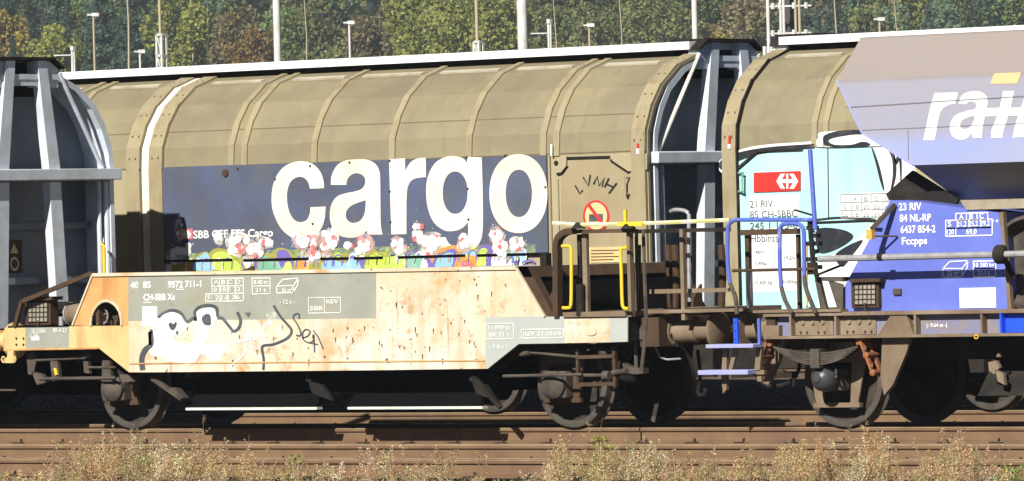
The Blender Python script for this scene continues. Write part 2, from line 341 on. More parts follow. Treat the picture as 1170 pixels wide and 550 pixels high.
def text(mb, s, px0, base, px1, hpx, Y, mi=0, bold=0, off=.006, slope=0):
    """lettering: baseline starts at (px0, base), ends at px1, cap height hpx photo pixels"""
    cu = bpy.data.curves.new('tmp', 'FONT'); cu.body = s; cu.resolution_u = 3; cu.offset = bold
    o = bpy.data.objects.new('tmp', cu); C.objects.link(o)
    dg = bpy.context.evaluated_depsgraph_get(); me = bpy.data.meshes.new_from_object(o.evaluated_get(dg))
    vs = [v.co.copy() for v in me.vertices]; fs = [tuple(p.vertices) for p in me.polygons]
    bpy.data.objects.remove(o); bpy.data.meshes.remove(me); bpy.data.curves.remove(cu)
    if not vs: return mb
    x0 = min(v.x for v in vs); x1 = max(v.x for v in vs); Yp = Y - off
    X0, Zb = Q(px0, base, Yp); X1, _ = Q(px1, base, Yp); Zt = Q(px0, base - hpx, Yp)[1]
    sx = (X1 - X0) / (x1 - x0); sz = (Zt - Zb) / .729; mb.cuts.append((len(mb.v), len(mb.f)))
    return mb.add([(X0 + (v.x - x0) * sx, Yp, Zb + v.y * sz + slope * (v.x - x0) * sx) for v in vs], fs, mi)
def grid(mb, x0, y0, x1, y1, rows, cols, Y, mi=0, lw=.8, off=.006):
    """ruled table: corners x0,y0 (top left), x1,y1 (bottom right) in photo points, lines follow the wagon's own level"""
    Yp = Y - off; X0, Zt = Q(x0, y0, Yp); X1, _ = Q(x1, y0, Yp); Zb = Q(x0, y1, Yp)[1]; t = lw / 100
    for r in range(rows + 1):
        z = Zt + (Zb - Zt) * r / rows; mb.add([(X0, Yp, z), (X1, Yp, z), (X1, Yp, z - t), (X0, Yp, z - t)], [(0, 1, 2, 3)], mi)
    for c in range(cols + 1):
        x = X0 + (X1 - X0) * c / cols; mb.add([(x, Yp - .0004, Zt), (x + t, Yp - .0004, Zt), (x + t, Yp - .0004, Zb), (x, Yp - .0004, Zb)], [(0, 1, 2, 3)], mi)
    return mb
# ================================================================ THE GROUND, TRACKS, HILL
YF = -1.45            # near side of the front train
YR = 3.40             # near side of the rear train
YCR = 5.08            # centre line of the rear track
g = B(); g.add([(-900, -400, -.26), (900, -400, -.26), (900, 900, -.26), (-900, 900, -.26)], [(0, 1, 2, 3)])
tagobj(g.build('ground', 'ballast'), kind='structure')
def track(yc, cant=0, joint=None):
    prof = [(-.075, -.172), (.075, -.172), (.075, -.160), (.012, -.140), (.009, -.045), (.034, -.036), (.036, -.008), (.028, 0), (-.028, 0), (-.036, -.008), (-.034, -.036), (-.009, -.045), (-.012, -.140), (-.075, -.160)]
    mb = B()
    for sgn in (-1, 1):
        dz = -cant if sgn > 0 else 0
        segs = [(-140, 95)] if joint is None or sgn > 0 else [(-140, joint - .012), (joint + .012, 95)]
        for a, b in segs:
            n0 = len(mb.f); mb.prism([(yc + sgn * .75 + y, z + dz) for y, z in prof], a, b, 'x', 0)
            for k in range(len(prof)):
                if k in (6, 7, 8): mb.m[n0 + k] = 1
    x = -60
    while x < 40:
        mb.box(x - .11, x + .11, yc - 1.25, yc + 1.25, -.30, -.185 - cant * .3, 2)
        for sgn in (-1, 1):
            y = yc + sgn * .75; dz = -cant if sgn > 0 else 0
            mb.box(x - .07, x + .07, y - .15, y + .15, -.185, -.158 + dz, 3)
            for q in (-.055, .055): mb.box(x - .009, x + .009, y + q - .009, y + q + .009, -.165 + dz, -.118 + dz, 3)
        x += .665
    tagobj(mb.build('railway_track', ['rail_rust', 'rail_head', 'sleeper', 'dark_steel']), kind='structure')
def raise_last(h):
    o = C.objects[-1] if False else [q for q in C.objects if q.name.startswith('railway_track')][-1]; o.location.z = h
jx = Q(733, 491, -.75)[0]
track(0, 0, jx); track(YCR); track(-4.63, .05); track(-8.09, .05); track(13.8); raise_last(.41); track(18.4); raise_last(.41)
# the verge in front of the tracks
gv = B(); nx = 160; rng = random.Random(3); ys = [-9.55, -9.9, -10.3, -10.9, -11.8, -13, -15, -20, -30, -48]; zs = [-.265, -.22, -.20, -.19, -.18, -.17, -.16, -.15, -.15, -.15]
vs = []
for i in range(nx + 1):
    for j, y in enumerate(ys):
        vs.append((-30 + i * .5, y + (rng.uniform(-.1, .1) if j else 0), zs[j] + (rng.uniform(-.025, .025) if j else 0)))
k = len(ys); gv.add(vs, [(i * k + j, (i + 1) * k + j, (i + 1) * k + j + 1, i * k + j + 1) for i in range(nx) for j in range(k - 1)], 0, True)
tagobj(gv.build('verge', 'verge_soil'), kind='structure')
cg = B(); ks = [(7.1, -.262), (7.7, -.10), (8.3, .10), (9.0, .16), (24, .16), (60, .16), (64, -.24)]; vs = []
rb_ = random.Random(6)
for i in range(181):
    for (y, z) in ks: vs.append((-270 + i * 2, y + rb_.uniform(-.08, .08), z + (rb_.uniform(-.03, .03) if y < 10 else 0)))
k_ = len(ks); cg.add(vs, [(i * k_ + j, (i + 1) * k_ + j, (i + 1) * k_ + j + 1, i * k_ + j + 1) for i in range(180) for j in range(k_ - 1)], 0, True)
tagobj(cg.build('ballast_bank', 'bank'), kind='structure')

# ================================================================ RUNNING GEAR
def wheelset(parent, x, r=.49, yc=0, gy=.75):
    ax = B().lathe((x, yc - 1.02, r), (0, 1, 0), [(0, .075), (2.04, .075)], 20).build('axle', 'dark_steel', parent)
    for s in (-1, 1):
        y = yc + s * gy; a = (0, s, 0)      # outward
        w_ = B()
        w_.lathe((x, y, r), a, [(-.045, r - .07), (-.045, r + .028), (-.03, r + .03), (-.012, r + .004), (.01, r), (.085, r - .006), (.09, r - .02), (.088, r - .072), (.05, r - .085), (.02, .16), (.07, .12), (.11, .105), (.11, .0)], 56)
        nb = len(w_.f)
        for i, f in enumerate(w_.f):
            c = sum((w_.v[q] for q in f), Vector()) / len(f); d = math.hypot(c.x - x, c.z - r)
            w_.m[i] = 1 if d > r - .08 else 0
        o = w_.build('wheel', ['wheel_face', 'wheel_tread'], parent)
    return ax
def axle_dark(root, x, yc):
    for s in (-1, 1):
        m = B(); y0, y1 = sorted((yc + s * .98, yc + s * 1.02)); m.prism([(x - .5, .95), (x - .3, .3), (x + .3, .3), (x + .5, .95)], y0, y1, 'y'); m.build('axle_guard', 'dark_steel', root)
        m = B(); m.box(x - .15, x + .15, *sorted((yc + s * 1.0, yc + s * 1.2)), .33, .62); m.build('axle_box', 'dark_steel', root, bev=.02)
# ================================================================ COVERED WAGON WITH SLIDING WALLS
HALF = [(.58, 4.26), (.93, 4.12), (1.24, 3.9), (1.41, 3.66), (1.53, 3.37), (1.55, 3.1), (1.55, 1.22)]
HALF_D = [(.60, 4.26), (1.0, 4.14), (1.34, 3.9), (1.53, 3.66), (1.66, 3.37), (1.68, 3.1), (1.68, 1.22)]      # the sliding walls stand proud of the end wall
def wagon_end(root, X, yc, d, mats=('wagon_grey', 'wagon_pale'), lit=True):
    """end wall facing +x (d=1) or -x: recessed panel, arch ribs, two raking posts, turret, cross beam"""
    prof = [(-y, z) for y, z in HALF[::-1]] + HALF
    m = B(); m.prism([(yc + y * .97, min(z, 4.2)) for y, z in prof], X - d * .45, X - d * .41, 'x'); m.build('end_panel', mats[0], root)
    m = B()                                   # rim that follows the roof arch
    inn = [(y * .955, z - (.065 if z > 3.2 else 0)) for y, z in prof]
    n = len(prof)
    for i in range(n - 1):
        a, b, c_, e = prof[i], prof[i + 1], inn[i + 1], inn[i]
        m.prism([(yc + p[0], p[1]) for p in (a, b, c_, e)], X - d * .44, X + d * .0, 'x')
    m.build('arch_rim', mats[1], root)
    for s in (-1, 1):                         # raking channel posts
        m = B(); T = (.20, .36); Mid = (.36, .56); Bt = (.45, .66)
        for (a, za, b, zb, dep0, dep1) in ((T, 4.42, Mid, 3.1, .0, .03), (Mid, 2.95, Bt, 1.2, .03, .03)):
            f = [(s * a[0], za), (s * a[1], za), (s * b[1], zb), (s * b[0], zb)]
            x0, x1 = X - d * (.10 if zb < 3 or True else .1), X + d * (.02)
            m.prism([(yc + p[0], p[1]) for p in f], x0, x1, 'x')
        m.build('post', mats[1], root)
    m = B()                                   # turret head
    m.prism([(yc - .60, 4.1), (yc - .20, 4.1), (yc - .20, 4.42), (yc - .45, 4.42), (yc - .60, 4.33)], X - d * .16, X - d * .02, 'x')
    m.prism([(yc + .60, 4.1), (yc + .20, 4.1), (yc + .20, 4.42), (yc + .45, 4.42), (yc + .60, 4.33)], X - d * .16, X - d * .02, 'x')
    m.box(*sorted((X - d * .1, X - d * .01)), yc - .2, yc + .2, 4.12, 4.24)
    m.build('turret', mats[1], root)
    m = B(); m.box(*sorted((X - d * .42, X - d * .2)), yc - .56, yc + .56, 4.0, 4.41); m.build('turret_shade_box', 'shade_black', root)  # black box added behind the opening, its colour stands for the cap's shade
    m = B(); m.prism([(yc - .64, 4.32), (yc - .47, 4.425), (yc + .47, 4.425), (yc + .64, 4.32), (yc + .64, 4.35), (yc + .47, 4.465), (yc - .47, 4.465), (yc - .64, 4.35)], X - d * .5, X + d * .05, 'x')
    m.build('turret_cap', 'dark_steel', root)
    m = B(); m.box(*sorted((X - d * .42, X + d * .10)), yc - 1.60, yc + 1.60, 2.97, 3.11); m.build('cross_beam', mats[1], root, bev=.012)
    for s in (-1, 1):
        m = B(); m.tube([(X + d * .0, yc + s * .60, 4.28), (X - d * .05, yc + s * 1.40, 3.12)], .028, 8); m.build('brace', 'pale_strip' if yc > 1 else 'wagon_pale', root)
        m = B(); m.tube([(X - d * .06, yc + s * 1.33, 2.95), (X - d * .06, yc + s * 1.33, 1.25)], .03); m.tube([(X - d * .05, yc + s * 1.45, 2.95), (X - d * .05, yc + s * 1.45, 1.25)], .035); m.build('rod', mats[1], root)
    m = B(); m.box(*sorted((X - d * .40, X - d * .30)), yc - 1.45, yc + 1.45, 2.38, 2.46); m.box(*sorted((X - d * .4, X - d * .22)), yc - 1.4, yc + 1.4, 1.72, 1.8); m.build('rail_ledge', mats[0], root)
    m = B(); m.box(*sorted((X - d * .9, X + d * .0)), yc - 1.3, yc + 1.3, .98, 1.22); m.build('headstock', 'rust_brown', root)
def buffer(root, X, y, z, d, length=.62, mats=('dust_steel', 'dust_steel')):
    b = B().lathe((X, y, z), (d, 0, 0), [(0, .17), (.03, .17), (.03, .125), (.32, .125), (.33, .10), (length - .05, .10), (length - .045, .215), (length - .02, .22), (length, .19)], 28).build('buffer', mats[0], root)
    bb = B()
    for k in range(8):
        a = k * pi / 4 + .2; bb.lathe((X, y + .148 * cos(a), z + .148 * sin(a)), (d, 0, 0), [(.03, .016), (.055, .016)], 6)
    bb.build('bolts', 'dust_steel', b)
def shell(root, xa, xb, yc, side, zlow, name, mats, ribs, roofz=4.24):
    """one sliding wall: vertical lower wall, arched upper wall with pressed ribs"""
    P = [(side * y, z) for y, z in HALF_D]; P[-1] = (side * 1.68, zlow)
    m = B()
    inn = [(y * .975, z - .03) for y, z in P]
    for i in range(len(P) - 1):
        q = [P[i], P[i + 1], inn[i + 1], inn[i]]
        m.prism([(yc + a, z) for a, z in q], xa, xb, 'x', 0 if P[i][1] < 3.2 else 1)
    o = m.build(name, mats, root)
    for x, wd in ribs:
        r = B()
        for i in range(len(P) - 2):
            a, b = P[i], P[i + 1]; k = 1.013
            q = [(a[0], a[1]), (b[0], b[1]), (b[0] * k, b[1] + .012 * (b[1] > 3.2)), (a[0] * k, a[1] + .02)]
            r.prism([(yc + c, z) for c, z in q], x - wd / 2, x + wd / 2, 'x')
        r.build('rib', 'beige_rib', o)
    return o
def covered_wagon(name, label, Xa, Xb, yc, zlow=1.2, grey_a=True, ribs_px=None):
    """Xa..Xb outer ends of the doors"""
    root = thing(name, ((Xa + Xb) / 2, yc, 0), label, 'freight wagon')
    return root

# ---------------------------------------------------------------- left wagon of the front train
X0 = Q(32, 190, 0)[0]
fw = thing('covered_wagon', (X0, 0, 0), 'blue-grey covered wagon whose arched end wall with raking posts stands at the left edge', 'freight wagon')
wagon_end(fw, X0, 0, 1)
for s in (-1, 1):
    sh = shell(fw, X0 - 14, X0 - .42, 0, s, 1.22, 'sliding_wall', ['beige', 'beige_roof'], [(X0 - .55 - k * 1.35, .07) for k in range(10)])
m = B(); m.box(X0 - 14, X0 - .3, -.55, .55, 4.22, 4.34); m.build('roof_ridge', 'white_roof', fw)
m = B(); m.box(X0 - 14, X0 - .45, -1.3, 1.3, .95, 1.2); m.box(X0 - 14, X0 - .5, -1.2, 1.2, 1.2, 1.3); m.build('underframe', 'dark_steel', fw)
m = B(); m.prism([(-.02, 1.86), (.27, 1.86), (.27, 2.26), (-.02, 2.26)], X0 - .41, X0 - .38, 'x'); wp = m.build('warning_plate', 'rust_brown', fw)
m = B(); m.prism([(.05, 2.1), (.2, 2.1), (.125, 2.22)], X0 - .38, X0 - .374, 'x'); m.prism([(q[0], q[1]) for q in ell(.125, 1.97, .075, .085, 20)], X0 - .38, X0 - .374, 'x'); m.prism([(q[0], q[1]) for q in ell(.125, 1.97, .05, .055, 20)], X0 - .374, X0 - .37, 'x', 1); m.build('warning_sign', ['sign_orange', 'rust_brown'], wp)
m = B(); m.tube([(X0 + .02, 1.28, 1.75), (X0 + .05, 1.28, 1.8), (X0 + .05, 1.28, 2.15), (X0 + .02, 1.28, 2.2)], .022); m.build('grab_handle', 'yellow', fw)
for x in (X0 - 2.6, X0 - 11.5): wheelset(fw, x, .46)
for s in (-1, 1): buffer(fw, X0 + .0, s * .875, 1.06, 1, .55, ('rust_yellow',))

# ---------------------------------------------------------------- rear train: wagon with the cargo panel
X1 = Q(740, 178, YR)[0]
xj = Q(168, 230, YR)[0]
XL = X1 - 2 * (X1 - xj)
cw = thing('covered_wagon', ((X1 + XL) / 2, YCR, 0), 'long beige covered wagon with big cargo lettering on its dark blue panel', 'freight wagon')
wagon_end(cw, X1, YCR, 1); wagon_end(cw, XL, YCR, -1)
def rx(px, py): return Q(px, py, YR)[0]
RY = 163
ribs = [(rx(p, RY), wd) for p, wd in ((264, .09), (279, .09), (359, .09), (448, .09), (536, .09), (621, .09), (636, .09))]
d_r = shell(cw, xj + .07, X1, YCR, -1, 1.2, 'sliding_wall', ['beige', 'beige_roof'], ribs)
def endframe(x, par, wd=.20, yc=YCR, k=1.03):
    r = B(); P = [(-y, z) for y, z in HALF_D]
    for i in range(len(P) - 1):
        a, b = P[i], P[i + 1]
        q = [a, b, (b[0] * k, b[1] + .015 * (b[1] > 3.2)), (a[0] * k, a[1] + .025)]
        r.prism([(yc + c, z) for c, z in q], x - wd / 2, x + wd / 2, 'x')
    e = r.build('end_frame', 'beige_rib', par)
    bt = B()
    for i in range(len(P) - 2):
        a, b = P[i], P[i + 1]
        for t in (.5,):
            y = yc + (a[0] + (b[0] - a[0]) * t) * (k + .004); z = a[1] + (b[1] - a[1]) * t + .02
            for dx in (-.05, .05): bt.box(x + dx - .008, x + dx + .008, y - .01, y + .01, z - .01, z + .01)
    bt.build('rivet_rows', 'beige_edge', e)
endframe(xj + .19, d_r, .22); endframe(X1 - .11, d_r, .2)
d_l = shell(cw, XL, xj - .07, YCR, -1, 1.2, 'sliding_wall', ['beige', 'beige_roof'], [(2 * xj - x, wd) for x, wd in ribs])
endframe(xj - .19, d_l, .22); endframe(XL + .11, d_l, .2)
# white seal between the two sliding walls
r = B(); P = [(-y, z) for y, z in HALF_D]
for i in range(len(P) - 1):
    a, b = P[i], P[i + 1]; k = 1.008
    r.prism([(YCR + c, z) for c, z in [a, b, (b[0] * k, b[1]), (a[0] * k, a[1] + .01)]], xj - .066, xj + .066, 'x')
r.build('centre_seal', 'pale_strip', cw)
shell(cw, XL, xj - .07, YCR, 1, 1.2, 'sliding_wall', ['beige', 'beige_roof'], []); shell(cw, xj + .07, X1, YCR, 1, 1.2, 'sliding_wall', ['beige', 'beige_roof'], [])
def roof_ridge(root, xa, xb, yc):
    m = B(); m.prism([(yc - .66, 4.335), (yc - .66, 4.43), (yc, 4.455), (yc + .66, 4.43), (yc + .66, 4.335)], xa, xb, 'x'); m.build('roof_ridge', 'white_roof', root)
    m = B(); m.box(xa, xb, yc - .55, yc + .55, 4.2, 4.33); m.build('ridge_shade_band', 'dark_steel', root)  # dark band under the cap, the overhang's shadow put into its colour
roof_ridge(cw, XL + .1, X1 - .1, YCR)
# pale bars painted in as the sunlit facet edge, one in each bay
def strips(root, xs, yc):
    for a, b in xs:
        m = B(); m.prism([(yc - .82, 4.19), (yc - .90, 4.165), (yc - .912, 4.188), (yc - .83, 4.212)], a + .16, b - .14, 'x'); m.build('lit_edge_strip', 'lit_edge_pale', root)
bx = [xj + .3] + [r_[0] for r_ in ribs] + [X1 - .25]
strips(d_r, [(bx[i], bx[i + 1]) for i in range(len(bx) - 1) if bx[i + 1] - bx[i] > .5], YCR)
strips(d_l, [(2 * xj - bx[i + 1], 2 * xj - bx[i]) for i in range(len(bx) - 1) if bx[i + 1] - bx[i] > .5], YCR)
# fine seams that run along the curved wall
m = B()
for (y, z) in ((1.568, 3.575), (1.679, 3.13)):
    m.box(xj + .3, X1 - .22, YCR - y - .008, YCR - y + .02, z - .008, z + .004); m.box(XL + .22, xj - .3, YCR - y - .008, YCR - y + .02, z - .008, z + .004)
m.build('seam', 'beige_edge', cw)
# blue panel (its own plate) + lettering
pn = B().pprism([(181, 191.5), (624, 177.5), (626, 288.5), (181, 302)], YR - .03, .028).build('advert_panel', 'panel_blue', d_r)
YP = YR - .03
A = lambda x, y: (300 + x / 4.582, 170 + y / 4.582)
A3 = lambda x, y: (400 + x / 3.668, 170 + y / 3.668)
A2 = lambda x, y: (470 + x / 3.794, 165 + y / 3.794)
def mp(f, pts): return [(*f(p[0], p[1]), *p[2:]) for p in pts]
c = mp(A, [(322, 207, 'c'), (318, 165), (300, 118), (258, 78), (190, 66), (120, 90), (75, 140), (51, 210), (48, 290), (62, 350), (95, 415), (145, 460), (200, 472), (260, 458), (305, 420), (325, 365), (330, 303, 'c'), (250, 307, 'c'), (247, 340), (232, 372), (200, 385), (165, 372), (138, 325), (128, 265), (132, 210), (150, 170), (182, 149), (215, 152), (238, 175), (248, 210, 'c')])
a_ = mp(A, [(357, 190, 'c'), (362, 140), (390, 88), (430, 64), (480, 57), (545, 58), (590, 80), (612, 120), (616, 180), (617, 300), (619, 400), (628, 450, 'c'), (552, 450, 'c'), (545, 430, 'c'), (500, 460), (450, 466), (400, 452), (365, 410), (352, 360), (358, 300), (385, 255), (430, 235), (480, 225), (520, 210), (537, 180), (533, 150), (510, 132), (480, 130), (455, 145), (443, 165), (438, 190, 'c')])
ah = mp(A, [(540, 270, 'c'), (500, 283), (460, 302), (438, 330), (437, 360), (450, 380), (475, 389), (510, 378), (532, 345), (539, 305)])
r1 = mp(A3, [(163, 45, 'c'), (230, 40, 'c'), (231, 92, 'c'), (255, 56), (285, 41), (317, 38, 'c'), (318, 119, 'c'), (270, 126), (246, 150), (237, 200), (236, 358, 'c'), (173, 360, 'c')])
g_ = mp(A2, [(305, 57, 'c'), (243, 55, 'c'), (241, 82, 'c'), (225, 62), (190, 52), (150, 55), (105, 80), (75, 130), (64, 190), (70, 270), (95, 335), (140, 372), (185, 376), (222, 362), (245, 338, 'c'), (246, 385), (233, 425), (200, 443), (165, 432), (148, 403, 'c'), (78, 402, 'c'), (92, 440), (130, 470, 'c'), (255, 468, 'c'), (290, 435), (309, 375), (309, 200)])
gh = [A2(*p) for p in ell(190, 210, 54, 92, 36, 2.15)]
o1 = [A2(*p) for p in ell(464, 214, 126, 171, 48, 2.15)]; oh = [A2(*p) for p in ell(466, 213, 57, 103, 36, 2.15)]
for lp in ([smooth_loop(c)], [smooth_loop(a_), smooth_loop(ah)], [smooth_loop(r1)], [smooth_loop(g_), gh], [o1, oh]):
    mark(B(), lp, YP, 0, .004).build('letter', 'cargo_white', pn)
m = B()
for (px, py) in ((271, 193), (354, 190), (399, 186), (445, 184), (445, 219), (446, 254), (533, 180), (534, 216), (535, 251), (577, 178), (623, 214), (314, 205), (357, 256), (182, 228)):
    x, z = Q(px, py, YP - .01); m.lathe((x, YP - .002, z), (0, -1, 0), [(0, .018), (.012, .014)], 8)
x, z = Q(258, 198, YP); m.lathe((x, YP - .002, z), (0, -1, 0), [(0, .05), (.02, .045)], 12)
m.build('panel_bolts', 'rust_brown', pn)
m = text(B(), 'SBB CFF FFS Cargo', 221, 272.5, 312, 9, YP, bold=.02); m.build('lettering', 'white', pn)
sb = B(); sb.add([], [])
mark(sb, [[(203, 262.5), (220, 261.5), (220, 273), (203, 274)]], YP, 0, .004)
def arrows(mb, cx, cy, w_, h_, Y, mi, off):
    """double arrow with a cross between"""
    for s in (-1, 1):
        mark(mb, [[(cx + s * w_ * .10, cy - h_ * .5), (cx + s * w_ * .30, cy - h_ * .5), (cx + s * w_ * .5, cy), (cx + s * w_ * .30, cy + h_ * .5), (cx + s * w_ * .10, cy + h_ * .5), (cx + s * w_ * .25, cy + h_ * .12), (cx + s * w_ * .04, cy + h_ * .12), (cx + s * w_ * .04, cy - h_ * .12), (cx + s * w_ * .25, cy - h_ * .12)]], Y, mi, off)
    mark(mb, [[(cx - w_ * .045, cy - h_ * .5), (cx + w_ * .045, cy - h_ * .5), (cx + w_ * .045, cy + h_ * .5), (cx - w_ * .045, cy + h_ * .5)]], Y, mi, off + .001)
arrows(sb, 211.5, 268, 14, 8, YP, 1, .008)
sb.build('railway_emblem', ['spray_red', 'white'], pn)
# bottom strip of the wall below the panel with sprayed shapes; black bars stand in for the shade in the slots
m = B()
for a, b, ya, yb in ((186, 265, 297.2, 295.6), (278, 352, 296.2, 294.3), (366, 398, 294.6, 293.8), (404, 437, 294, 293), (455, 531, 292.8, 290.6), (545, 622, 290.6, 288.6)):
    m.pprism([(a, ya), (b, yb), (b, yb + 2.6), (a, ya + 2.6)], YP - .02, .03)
m.build('slot_shade_bar', 'shade_black', d_r)
gr = B(); NM = ['sky_blue', 'lime', 'olive', 'sea_green', 'purple', 'orange', 'spray_white', 'spray_red', 'white', 'mist_white', 'mist_green', 'mist_red']
ci = {n: i for i, n in enumerate(NM)}
Gf = lambda x, y: (170 + x / 5.087, 260 + y / 5.087); G2 = lambda x, y: (400 + x / 4.875, 250 + y / 4.875)
def blob(f, pts, col, off): mark(gr, [smooth_loop(mp(f, pts), 5)], YP, ci[col], off)
YPs = YP
base_poly = [(190, 299), (600, 288), (600, 304), (190, 315)]
mark(gr, [base_poly], YP + .024, ci['spray_white'], .0)
mark(gr, [[(190, 291), (300, 286), (440, 282), (560, 280), (612, 279), (612, 289), (440, 294), (190, 301)]], YP, ci['mist_green'], .0042)
mark(gr, [[(196, 296), (440, 288), (560, 284), (560, 300), (440, 306), (196, 313)]], YP, ci['olive'], .0044)
rz = random.Random(15)
for k in range(34):
    x = 215 + k * 11.6 + rz.uniform(-3, 3); y = 303 - (x - 200) * .031; mark(gr, [smooth_loop([(x + rz.uniform(4, 7) * cos(t) + rz.uniform(-1, 1), y + rz.uniform(5, 9) * sin(t)) for t in [q * pi / 4 for q in range(8)]], 4)], YP, ci[rz.choice(['lime', 'sky_blue', 'sea_green', 'purple', 'spray_white', 'lime', 'sky_blue'])], .0046 + k * .00001)
    ribbon(gr, [(x - 5, y + 7), (x - 4, y - 3), (x + 1, y - 6), (x + 5, y - 1), (x + 4, y + 7)], rz.uniform(.8, 1.6), YP, ci[rz.choice(['purple', 'olive', 'white', 'purple'])], .0092)
blob(Gf, [(250, 250), (262, 200), (300, 150), (345, 145), (370, 200), (380, 250)], 'olive', .004)
blob(Gf, [(255, 245), (275, 205), (310, 158), (340, 152), (360, 200), (370, 250)], 'sky_blue', .006)
blob(Gf, [(360, 250), (350, 160), (390, 122), (470, 135), (520, 180), (560, 250)], 'olive', .005)
blob(Gf, [(385, 245), (370, 170), (395, 145), (440, 143), (490, 180), (545, 245)], 'lime', .007)
blob(Gf, [(200, 250), (205, 205), (240, 195), (250, 250)], 'orange', .005)
blob(Gf, [(540, 230), (550, 190), (620, 180), (635, 230)], 'olive', .0045)
blob(Gf, [(640, 250), (640, 165), (680, 150), (730, 160), (760, 200), (770, 250)], 'olive', .0052)
blob(Gf, [(645, 250), (648, 190), (680, 165), (720, 185), (760, 210), (770, 250)], 'sea_green', .0068)
blob(Gf, [(735, 190), (735, 130), (780, 120), (830, 150), (850, 250), (800, 250)], 'olive', .0056)
blob(Gf, [(745, 170), (750, 138), (790, 130), (820, 160), (835, 250), (780, 250)], 'purple', .0074)
blob(Gf, [(775, 250), (790, 210), (820, 200), (832, 250)], 'lime', .0088)
blob(Gf, [(860, 250), (862, 190), (920, 190), (925, 250)], 'orange', .006)
blob(Gf, [(935, 250), (940, 195), (990, 190), (985, 250)], 'olive', .0062)
blob(Gf, [(1000, 250), (1000, 170), (1050, 150), (1090, 180), (1150, 160), (1175, 250)], 'olive', .005)
blob(Gf, [(1015, 250), (1020, 195), (1080, 190), (1130, 210), (1175, 190), (1175, 250)], 'sky_blue', .007)
blob(G2, [(-20, 290), (-10, 215), (45, 212), (85, 235), (85, 290)], 'purple', .0058)
blob(G2, [(-15, 285), (0, 225), (40, 235), (60, 285)], 'sky_blue', .0078)
blob(G2, [(90, 285), (95, 200), (140, 175), (200, 205), (300, 200), (300, 285)], 'olive', .0048)
blob(G2, [(92, 282), (100, 215), (140, 190), (200, 215), (290, 205), (295, 280)], 'lime', .0072)
blob(G2, [(300, 282), (310, 190), (370, 180), (440, 220), (450, 282)], 'purple', .0059)
blob(G2, [(325, 280), (325, 215), (360, 195), (400, 220), (410, 280)], 'sea_green', .0079)
blob(G2, [(395, 278), (400, 235), (430, 235), (428, 278)], 'white', .0085)
blob(G2, [(440, 280), (450, 200), (540, 155), (600, 160), (605, 280)], 'orange', .005)
blob(G2, [(460, 278), (480, 205), (550, 172), (590, 180), (575, 278)], 'purple', .0066)
blob(G2, [(475, 275), (492, 215), (545, 190), (575, 195), (560, 275)], 'sky_blue', .0081)
blob(G2, [(585, 278), (600, 215), (640, 200), (700, 215), (695, 278)], 'orange', .0073)
blob(G2, [(610, 270), (625, 235), (670, 240), (690, 270)], 'spray_red', .009)
blob(G2, [(705, 278), (700, 200), (740, 150), (790, 160), (785, 278)], 'purple', .0061)
blob(G2, [(708, 275), (710, 200), (735, 165), (765, 180), (750, 275)], 'lime', .0083)
blob(G2, [(795, 275), (800, 180), (850, 165), (880, 200), (900, 275)], 'spray_white', .0064)
ribbon(gr, mp(G2, [(870, 250), (900, 210), (915, 250), (935, 215), (925, 262)]), 2, YP, ci['purple'], .009)
ribbon(gr, mp(G2, [(955, 250), (985, 235), (1020, 235), (1015, 258), (970, 258)]), 2, YP, ci['purple'], .009)
rg = random.Random(11)
cl = [(205, 263, 4, 12, 2), (203, 292, 10, 8, 5), (215, 284, 3, 5, 2), (272, 279, 12, 12, 9), (291, 283, 14, 13, 12), (307, 279, 4, 5, 2), (343, 276, 9, 8, 6), (356, 283, 10, 16, 12), (374, 277, 10, 14, 8), (399, 281, 4, 4, 2), (416, 279, 9, 11, 9), (455, 281, 8, 9, 7), (478, 266, 6, 12, 6), (492, 277, 12, 11, 11), (487, 289, 9, 4, 3), (531, 278, 7, 9, 6), (567, 270, 7, 10, 7), (571, 285, 8, 12, 9), (590, 279, 8, 8, 6), (382, 270, 6, 9, 5), (250, 273, 4, 6, 2)]
for ix, (cx, cy, rx_, ry_, n) in enumerate(cl):
    for k in range(3): mark(gr, [smooth_loop([(cx + rg.uniform(-.3, .3) * rx_ + rx_ * rg.uniform(.8, 1.35) * cos(t), cy + ry_ * rg.uniform(.8, 1.4) * sin(t)) for t in [q * pi / 4 for q in range(8)]], 4)], YP, ci['mist_red' if k == 2 and n > 5 else 'mist_white'], .0098 + k * .0002 + ix * .00001)
    for k in range(int(n * 1.5)):
        x = cx + rg.uniform(-rx_, rx_) * .75; y = cy + rg.uniform(-ry_, ry_) * .75; s_ = rg.uniform(2.0, 5.2)
        lp = [(px + rg.uniform(-.45, .45), py + rg.uniform(-.5, .5)) for px, py in ell(x, y, s_ * .85, s_, 14)]
        mark(gr, [lp], YP, ci['spray_red' if rg.random() < .36 and s_ < 3.6 else 'spray_white'], .0105 + .0009 * k + ix * .00002)
    for k in range(int(n * 1.5)):
        x = cx + rg.gauss(0, rx_ * .9); y = cy + rg.gauss(0, ry_ * .9); s_ = rg.uniform(.3, .7)
        mark(gr, [ell(x, y, s_, s_, 6)], YP, ci['spray_white' if rg.random() < .75 else 'spray_red'], .0095)
gr.build('graffiti', NM, d_r)
